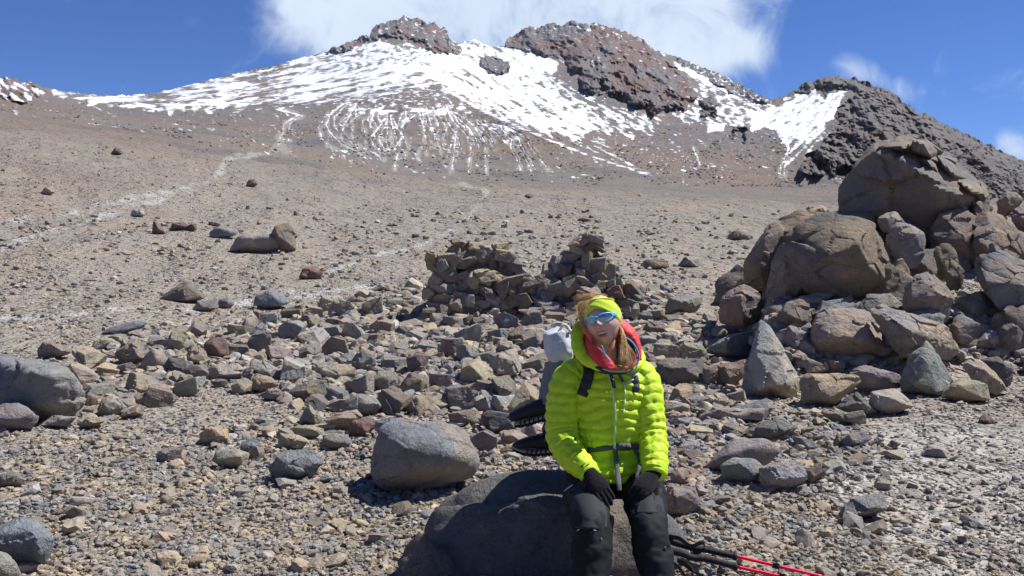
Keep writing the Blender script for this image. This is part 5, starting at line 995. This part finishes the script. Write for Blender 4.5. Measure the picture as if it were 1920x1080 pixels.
mk('collar_zip', tube(PP([(1128, 648, 3.885), (1134, 664, 3.88), (1143, 677, 3.885)]), .0035, 8, 14), BLUETRIM, person)
mk('shell_edge', tube(PP([(1092, 662, 3.985), (1108, 680, 3.925), (1130, 694, 3.895), (1150, 699, 3.89), (1172, 698, 3.90), (1186, 692, 3.94)]), [.006, .008, .008, .008, .008, .006], 10, 30), DARK, person)
# headband
def band(lo, hi, off, n=96, k=14):
    th = np.linspace(0, 2*math.pi, n, endpoint=False); V_ = []
    for i in range(k+1):
        t = i/k
        for a in th:
            fz = lo(a)+(hi(a)-lo(a))*t; V_.append((math.cos(a), math.sin(a), fz))
    V_ = np.array(V_); zt = V_[:, 2]; el = np.arcsin(np.clip(zt/.112, -.97, .97)); d = np.stack([V_[:, 0]*np.cos(el), V_[:, 1]*np.cos(el), np.sin(el)], 1); s = np.stack([d[:, 0]*.0755, d[:, 1]*.094, d[:, 2]*.112], 1); s[:, 0] *= 1+.03
    nn = s/np.array([.073, .094, .112])**2; nn /= np.linalg.norm(nn, axis=1)[:, None]; tt_ = np.repeat(np.arange(k+1)/k, n); a2 = np.tile(th, k+1)
    s = s+nn*(off+.003*np.sin(tt_*math.pi)+.0016*np.sin(tt_*9+3*np.cos(a2)))[:, None]; s[:n] -= nn[:n]*.004
    f = [(i*n+j, i*n+(j+1) % n, (i+1)*n+(j+1) % n, (i+1)*n+j) for i in range(k) for j in range(n)]
    f.append(tuple(range(k*n, k*n+n))); return Hw(s), f
# angle: front is -y => a = 270deg
lo_ = lambda a: .014+.048*np.clip(-math.sin(a), -1, 1)-.034*math.cos(a)**2-.004; hi_ = lambda a: .090+.013*np.clip(-math.sin(a), -1, 1)
mk('headband', band(lo_, hi_, .005), LIMEKNIT, person); mk('headband_seam', band(lambda a: hi_(a)-.012, lambda a: hi_(a)-.009, .0085, k=2), simple('lime_seam', (.34, .5, .02), .8), person)
# hair
hr_ = np.random.RandomState(3)
def strands(n, gen, r): 
    out_ = []
    for i in range(n):
        p = gen(i); out_.append(tube(p, np.linspace(r, r*.4, len(p)), 3, 9, cap=False))
    return join(*out_)
def crown(i):
    a = hr_.uniform(0, 6.28); b = hr_.uniform(.0, .045); s = np.array([-.01+math.cos(a)*b*1.1, math.sin(a)*b+.03, .112-hr_.uniform(.0, .012)]); L_ = hr_.uniform(.5, 1)
    return Hw(np.array([s, s+np.array([-.018, .004, .010])*L_, s+np.array([-.042, .0, .006+hr_.uniform(-.01, .012)])*L_, s+np.array([-.062, -.012+hr_.uniform(-.02, .02), -.022+hr_.uniform(-.02, .02)])*L_]))
def leftside(i):
    s = np.array([-.066-hr_.uniform(0, .016), hr_.uniform(-.055, .05), hr_.uniform(.02, .105)]); L_ = hr_.uniform(.4, 1.1)
    return Hw(np.array([s*[.8, 1, 1], s+np.array([-.006, -.008, -.006])*L_, s+np.array([-.015+hr_.uniform(-.012, .008), -.012, -.035])*L_, s+np.array([-.005+hr_.uniform(-.02, .01), -.012, -.075])*L_]))
def fly(i):
    s = np.array([-.03+hr_.uniform(-.035, .03), -.05+hr_.uniform(-.02, .04), .105]); t = hr_.uniform(.6, 1.2)
    return Hw(np.array([s, s+np.array([-.02, -.022, -.012])*t, s+np.array([-.035+hr_.uniform(-.02, .02), -.042, -.045])*t, s+np.array([-.03+hr_.uniform(-.03, .03), -.045, -.075+hr_.uniform(-.02, .01)])*t]))
def wisps(i):
    s = np.array([-.055+hr_.uniform(-.02, .05), .0+hr_.uniform(-.03, .03), .11]); t = hr_.uniform(.5, 1.1)
    return Hw(np.array([s, s+np.array([-.012, 0, .020])*t, s+np.array([-.03, 0, .026+hr_.uniform(-.015, .01)])*t, s+np.array([-.052, 0, .012+hr_.uniform(-.02, .015)])*t]))
def lock(i):
    x = hr_.normal(1.5, 3.2); d0 = hr_.uniform(-.02, .03); w_ = hr_.uniform(-4, 4)
    return np.array(PP([(1163+x*.3, 610+abs(x)*.5, 3.985+d0), (1168+x*.5, 632, 3.955+d0*.6), (1168+x+w_*.9+2*math.sin(i*2.4), 655, 3.93+d0*.5), (1170+x*1.4+w_, 678, 3.905+d0*.4), (1168+x*1.6+w_*1.5+hr_.normal(0, 2), 688+hr_.normal(-4, 9), 3.90)]))
def lockback(i):
    x = hr_.uniform(-10, 14); d0 = hr_.uniform(0, .03)
    return np.array(PP([(1166, 630, 4.0), (1170+x*.5, 645, 3.97+d0), (1178+x, 665, 3.95+d0), (1178+x, 686, 3.92+d0*.3)]))
cap_d = d6[(d6[:, 2] > .35)]; 
capm = head_r(d6)*1.03; keep = (d6[:, 2] > .55)|((d6[:, 1] > .1) & (d6[:, 2] > -.5)); kf = [tuple(q) for q in f6.tolist() if keep[q[0]] and keep[q[1]] and keep[q[2]]]
hairp = mk('hair', join((Hw(capm), kf), strands(520, crown, .0008), strands(520, leftside, .0008), strands(70, fly, .0006), strands(150, wisps, .0006), strands(150, lock, .0008)), HAIR, person)
mk('hair_lock', strands(140, lockback, .0009), HAIRB, person)
# sunglasses: wrap frame, two lenses, temples
gl = mk('sunglasses', join(*[tube(Hw(np.array([(sx*x, y, z) for x, y, z in [(.006, -.106, .018), (.018, -.103, .027), (.040, -.092, .030), (.060, -.072, .025), (.063, -.066, .010), (.052, -.080, -.002), (.030, -.094, -.006), (.013, -.103, .002), (.006, -.106, .018)]])), .0034, 8, 44) for sx in (-1, 1)],
        tube(Hw([(-.010, -.104, .020), (0, -.109, .022), (.010, -.104, .020)]), .0045, 8, 8), *[patch(Hw(np.array([[(sx*.062, -.070, .027), (sx*.074, -.045, .022), (sx*.078, .0, .016)], [(sx*.062, -.068, .008), (sx*.074, -.045, .010), (sx*.078, .0, .008)]]).reshape(-1, 3)).reshape(2, 3, 3), 6, 16, .004) for sx in (-1, 1)]), FRAME, person)
for sx in (-1, 1):
    g_ = np.array([[(sx*.007, -.105, .018), (sx*.020, -.1015, .026), (sx*.040, -.091, .029), (sx*.060, -.071, .025)], [(sx*.009, -.105, .012), (sx*.022, -.1025, .013), (sx*.043, -.092, .012), (sx*.0625, -.068, .014)], [(sx*.013, -.103, .002), (sx*.026, -.0965, -.004), (sx*.044, -.0865, -.004), (sx*.062, -.067, .009)]])
    mk('lens', patch(Hw(g_.reshape(-1, 3)).reshape(3, 4, 3), 12, 18, .002), LENS, gl)
# trousers
def fold(A, sc, seed):
    def f(s, th, pos): return 1+A*noise3(np.stack([np.cos(th)*1.5+seed, np.sin(th)*1.5+s*2, s*sc], 1))+A*.5*noise3(pos*40+seed)
    return f
hip = lofts([(1150, 925, 4.02, .12, .09), (1150, 905, 4.10, .178, .135), (1150, 880, 4.14, .165, .14), (1150, 860, 4.15, .14, .12)], 64, 24)
legL = tube(PP([(1100, 886, 4.12), (1098, 918, 3.98), (1104, 955, 3.83), (1110, 990, 3.72), (1110, 1035, 3.68), (1108, 1085, 3.64), (1108, 1135, 3.60), (1108, 1180, 3.56)]), [.10, .100, .090, .080, .082, .070, .066, .062], 44, 120, fold(.17, 15, 2), up=(0, 1, 0))
legR = tube(PP([(1200, 886, 4.12), (1206, 918, 3.98), (1212, 955, 3.84), (1218, 990, 3.74), (1224, 1035, 3.70), (1234, 1085, 3.66), (1240, 1135, 3.62), (1242, 1180, 3.58)]), [.10, .100, .088, .078, .080, .072, .068, .064], 44, 120, fold(.20, 17, 7), up=(0, 1, 0))
trousers = mk('trousers', join(hip, legL, legR), TROUS, person)
TR = BVHTree.FromPolygons((np.array([q.co[:] for q in trousers.data.vertices])+np.array(WL['person'])).tolist(), [tuple(q.vertices) for q in trousers.data.polygons])
def pad(pxg, off, mat, name, n=12, m=12):
    g = np.array([[hitpt(x, y, off, TR, 3.85) for x, y in row] for row in pxg]); return mk(name, patch(g, n, m, .003), mat, person)
pad([[(1066, 905), (1085, 898), (1108, 900), (1126, 920)], [(1066, 930), (1085, 926), (1110, 926), (1130, 938)], [(1072, 958), (1090, 956), (1114, 956), (1138, 962)], [(1078, 990), (1095, 992), (1118, 992), (1138, 990)]], .004, KNEE, 'thigh_panel', 24, 20)
pad([[(1228, 908), (1236, 912), (1241, 920)], [(1200, 940), (1220, 936), (1243, 938)], [(1192, 962), (1218, 962), (1246, 962)]], .004, KNEE, 'thigh_panel', 16, 14)
ribbon('pocket_zip', [(1055, 922), (1062, 912), (1075, 905), (1086, 898)], .005, DARK, .006, TR, dflt=3.95); ribbon('printed_mark', [(1058, 921), (1066, 914), (1074, 909)], .005, FLEECE, .009, TR, 8, dflt=3.95)
for q in ([(1082, 995), (1086, 993)], [(1113, 994), (1118, 995)], [(1127, 1008), (1129, 1012)], [(1247, 1025), (1249, 1029)]): ribbon('stitch_mark', q, .003, FLEECE, .006, TR, 4, dflt=3.8)
for nm_, a, lp in (('boot', 'L', [(1108, 1172, 3.56), (1106, 1196, 3.50), (1104, 1216, 3.38)]), ('boot', 'R', [(1242, 1172, 3.58), (1246, 1196, 3.52), (1250, 1216, 3.40)])):
    q = PP(lp); q = [np.array([p_[0], p_[1], max(z, .0)]) for p_, z in zip(q, (.16, .07, .055))]; mk('boot', tube(q+[q[-1]+np.array([0, -.07, -.01])], [(.06, .06), (.058, .065), (.05, .05), (.042, .035)], 24, 24), BOOTM, person)
# gloves
def hand(org, fdir, ndir, curls, spread=.06, thumb=None, sx=1):
    """org wrist; fdir along the palm; ndir back-of-hand normal; curls per finger (3 bends, rad); sx=+1 thumb on -x side"""
    y = np.asarray(fdir, float); y /= np.linalg.norm(y); z = np.asarray(ndir, float); z -= y*z.dot(y); z /= np.linalg.norm(z); x = np.cross(y, z); W = lambda p: org+p[0]*x*sx+p[1]*y+p[2]*z
    parts = [tube([W((0, -.045, 0)), W((0, -.01, 0)), W((0, .03, .002)), W((0, .068, .003)), W((0, .094, 0))], [(.033, .028), (.031, .024), (.041, .021), (.045, .019), (.040, .014)], 26, 20, up=z)]
    for i, (fx, L_, r) in enumerate(((-.031, .074, .0105), (-.010, .083, .011), (.012, .077, .0105), (.032, .061, .0095))):
        p = np.array([fx*.85, .070, 0.]); a = -spread*(i-1.5)*-1; ang = 0; pts = [W(p)]; 
        p = p+np.array([0, .022, .002]); pts.append(W(p))
        for s_, b_ in zip((.46, .30, .24), curls[i]):
            ang += b_; dv = np.array([math.sin(a), math.cos(ang)*math.cos(a), -math.sin(ang)]); p = p+dv*L_*s_; pts.append(W(p))
        parts.append(tube(pts, [r*1.1, r*1.12, r*1.05, r, r*.82], 14, 20, up=z))
    tb = thumb or [(-.030, .012, -.004), (-.052, .038, -.012), (-.058, .064, -.020), (-.052, .086, -.030)]
    parts.append(tube([W(q) for q in tb], [.015, .0145, .0125, .010], 14, 16, up=z)); v, f = remesh(join(*parts), .0026, 2); return noise_disp((v, f), .0012, 90)
g1o = P(1107, 889, 3.835); g1e = P(1140, 938, 3.755)
mk('glove', hand(g1o, g1e-g1o, (-.05, -.85, .55), [(.25, .4, .3), (.30, .45, .3), (.35, .5, .35), (.4, .5, .4)], .05, [(-.030, .012, -.004), (-.050, .036, -.006), (-.060, .060, -.016), (-.058, .084, -.028)], sx=-1), GLOVE, person)
g2o = P(1222, 893, 3.85); g2e = P(1192, 930, 3.77)
mk('glove', hand(g2o, g2e-g2o, (.12, -.80, .60), [(.6, .9, .6), (.65, .95, .6), (.7, 1.0, .6), (.75, 1.0, .7)], .04, None, sx=1), GLOVE, person)
# ------------------------------------------------------------------ backpack
bp = P(1140, 800, 4.42); pack = thing('backpack', (bp[0], bp[1], .5), 'dark backpack worn by the hiker, with a pale fleece draped over its left side', 'backpack')
pk = lofts([(1135, 876, 4.42, .15, .10), (1135, 850, 4.43, .175, .13), (1133, 780, 4.44, .175, .13), (1130, 700, 4.44, .16, .12), (1128, 660, 4.42, .12, .09), (1128, 648, 4.42, .06, .05)], 64, 50)
mk('pack_body', noise_disp(pk, .012, 9), DGREY, pack)
mk('maroon_top', patch(np.array([PP([(1068, 640, 4.22), (1078, 640, 4.20), (1092, 650, 4.2)]), PP([(1064, 665, 4.2), (1076, 668, 4.17), (1092, 672, 4.18)]), PP([(1066, 690, 4.2), (1078, 692, 4.17), (1094, 694, 4.18)])]), 10, 10, .01), MAROON, pack)
def strap(nm, *a, **k): return ribbon(nm, *a, parent=pack, **k)
strap('shoulder_strap', [(1098, 664), (1102, 680), (1104, 700), (1098, 722), (1091, 742)], .05, DARKSTRAP, .010, res=24); strap('shoulder_strap', [(1180, 682), (1187, 700), (1192, 718), (1192, 736)], .034, GREYSTRAP, .010, res=20)
strap('strap_buckle', [(1183, 690), (1187, 700), (1190, 706)], .03, LIGHTBUCK, .016, res=8); strap('chest_strap', [(1110, 690), (1130, 698), (1155, 699), (1176, 694)], .012, DARKSTRAP, .016, TV, 16)
strap('sternum_tail', [(1158, 692), (1163, 705), (1168, 716)], .014, GREYSTRAP, .014, TV, 8); strap('hanging_cord', [(1143, 698), (1147, 712), (1152, 728)], .006, DARK, .018, TV, 10)
strap('hip_belt', [(1094, 845), (1115, 843), (1140, 840), (1158, 837), (1180, 837), (1200, 838)], .024, GREYSTRAP, .008, TV, 30)
bk = [hitpt(x, y, .016, TV) for x, y in ((1160, 838), (1182, 838))]; mk('belt_buckle', tube(bk, [(.017, .006), (.017, .006)], 4, 4, up=(0, -1, 0)), GREYSTRAP, pack); 
for q_ in (1166, 1175): c_ = hitpt(q_, 838, .022, TV); mk('buckle_prong', box(c_, (.004, .004, .024), bev=.001), simple('buckle_dark', (.03, .03, .035), .4), pack)
sp_ = [hitpt(1153, 840, .016, TV), hitpt(1155, 862, .016, TV), hitpt(1158, 884, .02, TV), P(1160, 905, 3.86), P(1161, 920, 3.84)]
mk('belt_tail', patch(np.array([[p_-[.011, 0, 0], p_+[.011, 0, 0]] for p_ in sp_]), 30, 3, .003), GREYSTRAP, pack)
sp_ = [hitpt(1188, 840, .016, TV), hitpt(1197, 858, .018, TV), P(1199, 874, 3.88), P(1195, 888, 3.85), P(1193, 896, 3.84)]
mk('belt_tail', patch(np.array([[p_-[.008, 0, 0], p_+[.008, 0, 0]] for p_ in sp_]), 24, 3, .003), GREYSTRAP, pack)
mk('map_corner', box(P(1226, 716, 4.33), (.045, .006, .06), Matrix.Rotation(.6, 3, 'Y')), FLEECE, pack)
# fleece draped over the pack
fl = thing('fleece_jacket', P(1040, 700, 4.3), 'pale grey fleece jacket draped over the side of the backpack', 'jacket')
fg = [PP([(1046, 612, 4.36), (1058, 622, 4.28), (1070, 632, 4.22), (1078, 640, 4.2)]), PP([(1022, 626, 4.38), (1034, 628, 4.26), (1054, 624, 4.22), (1074, 640, 4.2)]), PP([(1022, 646, 4.37), (1034, 648, 4.24), (1056, 650, 4.18), (1074, 656, 4.17)]),
      PP([(1024, 662, 4.37), (1036, 668, 4.23), (1056, 668, 4.18), (1072, 672, 4.16)]), PP([(1030, 678, 4.36), (1038, 684, 4.24), (1052, 680, 4.2), (1064, 678, 4.18)])]
mk('fleece_body', noise_disp(patch(np.array(fg), 40, 30, .012), .008, 26, 3), FLEECE, fl)
sg = [PP([(1024, 680, 4.37), (1034, 676, 4.27), (1048, 676, 4.2), (1060, 682, 4.18)]), PP([(1018, 710, 4.38), (1028, 708, 4.27), (1040, 706, 4.2), (1052, 706, 4.18)]), PP([(1013, 735, 4.38), (1022, 735, 4.28), (1032, 735, 4.22), (1044, 735, 4.2)]), PP([(1010, 756, 4.38), (1016, 758, 4.29), (1024, 758, 4.24), (1034, 758, 4.22)])]
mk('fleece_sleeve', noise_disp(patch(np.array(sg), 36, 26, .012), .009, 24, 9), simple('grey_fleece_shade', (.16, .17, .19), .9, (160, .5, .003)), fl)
mk('fleece_collar', tube(PP([(1050, 618, 4.30), (1056, 611, 4.27), (1064, 612, 4.24), (1070, 622, 4.2)]), .007, 8, 16), FLEECE, fl)
# two approach shoes strapped to the pack
def shoe(lab, px, py, L, ang, d):
    o = P(px, py, d); th_ = thing('shoe', o, lab, 'shoe', 'shoes strapped to the backpack'); c, s = math.cos(ang), math.sin(ang); W = lambda a, b, y=0: o+np.array([-(a*c-b*s), y, (a*s+b*c)])
    mk('upper', tube([W(-.02, .012), W(.06, .020), W(.14, .012), W(.2, -.002), W(L, -.012)], [(.045, .040), (.050, .042), (.045, .030), (.038, .020), (.012, .008)], 24, 40, lambda s_, t_, p_: 1+.05*noise3(p_*40), up=(0, 0, 1)), BOOTM, th_)
    sl = [W(-.02, -.022), W(.06, -.022), W(.13, -.032), W(.19, -.030), W(L, -.020)]; mk('midsole', tube(sl, [(.047, .010), (.05, .011), (.047, .010), (.04, .008), (.014, .006)], 20, 36, up=(0, 0, 1)), SOLEL, th_)
    mk('outsole', tube([p_-np.array([0, 0, .014]) for p_ in sl], [(.047, .009), (.05, .010), (.047, .009), (.04, .008), (.012, .005)], 20, 40, lambda s_, t_, p_: 1+.12*np.sign(np.sin(s_*300)), up=(0, 0, 1)), BOOTM, th_)
    for k in range(7): a = .03+k*.022; mk('sole_lug', tube([W(a, -.014, -.047), W(a+.006, -.044, -.047)], .0045, 6), BOOTM, th_)
    for k in range(4): a = .05+k*.026; mk('lace', tube([W(a, .052, -.02), W(a+.012, .05-.006*k, .02)], .003, 6), SOLEL, th_)
shoe('upper black shoe with a pale midsole strapped behind the hiker\'s elbow', 1036, 768, .135, -.18, 4.30)
shoe('lower black shoe with a striped pale sole, above the seat boulder', 1052, 836, .235, .06, 4.33)
vb = thing('pouch', P(1024, 805, 4.36), 'small violet pouch hanging between the two shoes', 'pouch'); mk('pouch_body', tube(PP([(1026, 788, 4.36), (1024, 805, 4.36), (1024, 822, 4.37)]), [.012, .02, .012], 16, 14, lambda s_, t_, p_: 1+.2*noise3(p_*50)), PURPLE, vb); mk('cord', tube(PP([(1026, 790, 4.36), (1030, 775, 4.36)]), .003, 6), DARKSTRAP, vb)
# ------------------------------------------------------------------ trekking poles
def two_tone():
    m, nt, b = new_mat('red_anodised_tube'); g = G(nt); p = g.pos(); b.inputs['Metallic'].default_value = .75; b.inputs['Roughness'].default_value = .28; g.put(b.inputs['Base Color'], (.75, .03, .09)); return m
POLE = two_tone(); GRIP = simple('black_foam_grip', (.022, .022, .026), .75, (220, .5, .0015)); POLE2 = simple('pale_pink_tube', (.70, .45, .62), .3, None, .5, .6)
def pole(lab, pts, gpts, clamp, straps, mat2):
    o = P(*gpts[0]); th_ = thing('trekking_pole', o, lab, 'trekking pole', 'trekking poles lying beside the seat boulder')
    gp2 = PP(gpts); mk('grip', tube(gp2, np.interp(np.linspace(0, 1, len(gp2)), [0, .15, .35, .5, 1], [.018, .019, .014, .0155, .0145]), 16, 70, lambda s_, t_, p_: 1+.05*np.sign(np.sin(s_*260))*(s_ > .15)), GRIP, th_)
    e = PP([gpts[-1]])[0]; mk('grip_end', tube([e-np.array([.008, 0, 0]), e+np.array([.006, 0, -.002])], [.0175, .0175], 16), GRIP, th_)
    q = PP(pts); mk('shaft', tube(q, .0078, 12, 20), POLE, th_); c = P(*clamp); dv = q[-1]-q[0]; dv /= np.linalg.norm(dv); mk('clamp', join(tube([c-dv*.016, c+dv*.016], .0125, 12), box(c+np.array([0, -.004, .012]), (.022, .012, .008), bev=.002)), GRIP, th_)
    mk('lower_shaft', tube([c, q[-1]+dv*.02, q[-1]+dv*.5-[0, 0, 0.0]], .0062, 12, 20), mat2, th_); tip = q[-1]+dv*.5; mk('basket', tube([tip-dv*.1, tip-dv*.094], .028, 20), GRIP, th_); mk('tip', tube([tip-dv*.09, tip+dv*.02], [.006, .002], 8), GRIP, th_)
    for s_ in straps:
        pp = cr(np.array(PP(s_)), 30); mk('wrist_strap', patch(np.stack([pp, pp+np.array([0, .004, -.022])], 1), 30, 3, .0025), DARKSTRAP, th_)
pole('upper trekking pole with a black grip and red shaft, strap looped over it', [(1376, 1042, 4.13), (1453, 1060, 4.10), (1545, 1082, 4.06)], [(1252, 1012, 4.20), (1275, 1020, 4.19), (1300, 1027, 4.17), (1325, 1031, 4.16), (1378, 1043, 4.13)], (1455, 1061, 4.10), [[(1254, 1002, 4.2), (1275, 1006, 4.15), (1295, 1020, 4.13), (1312, 1014, 4.13), (1320, 1014, 4.14), (1320, 1026, 4.16), (1300, 1034, 4.16)]], POLE)
pole('lower trekking pole with a black grip and pinkish shaft', [(1378, 1062, 4.07), (1466, 1081, 4.04), (1480, 1085, 4.03)], [(1254, 1032, 4.14), (1280, 1038, 4.12), (1300, 1046, 4.11), (1325, 1048, 4.1), (1379, 1062, 4.07)], (1467, 1081, 4.04), [[(1262, 1052, 4.1), (1275, 1062, 4.07), (1288, 1080, 4.05), (1300, 1080, 4.05), (1296, 1062, 4.08), (1270, 1046, 4.12)]], POLE2)
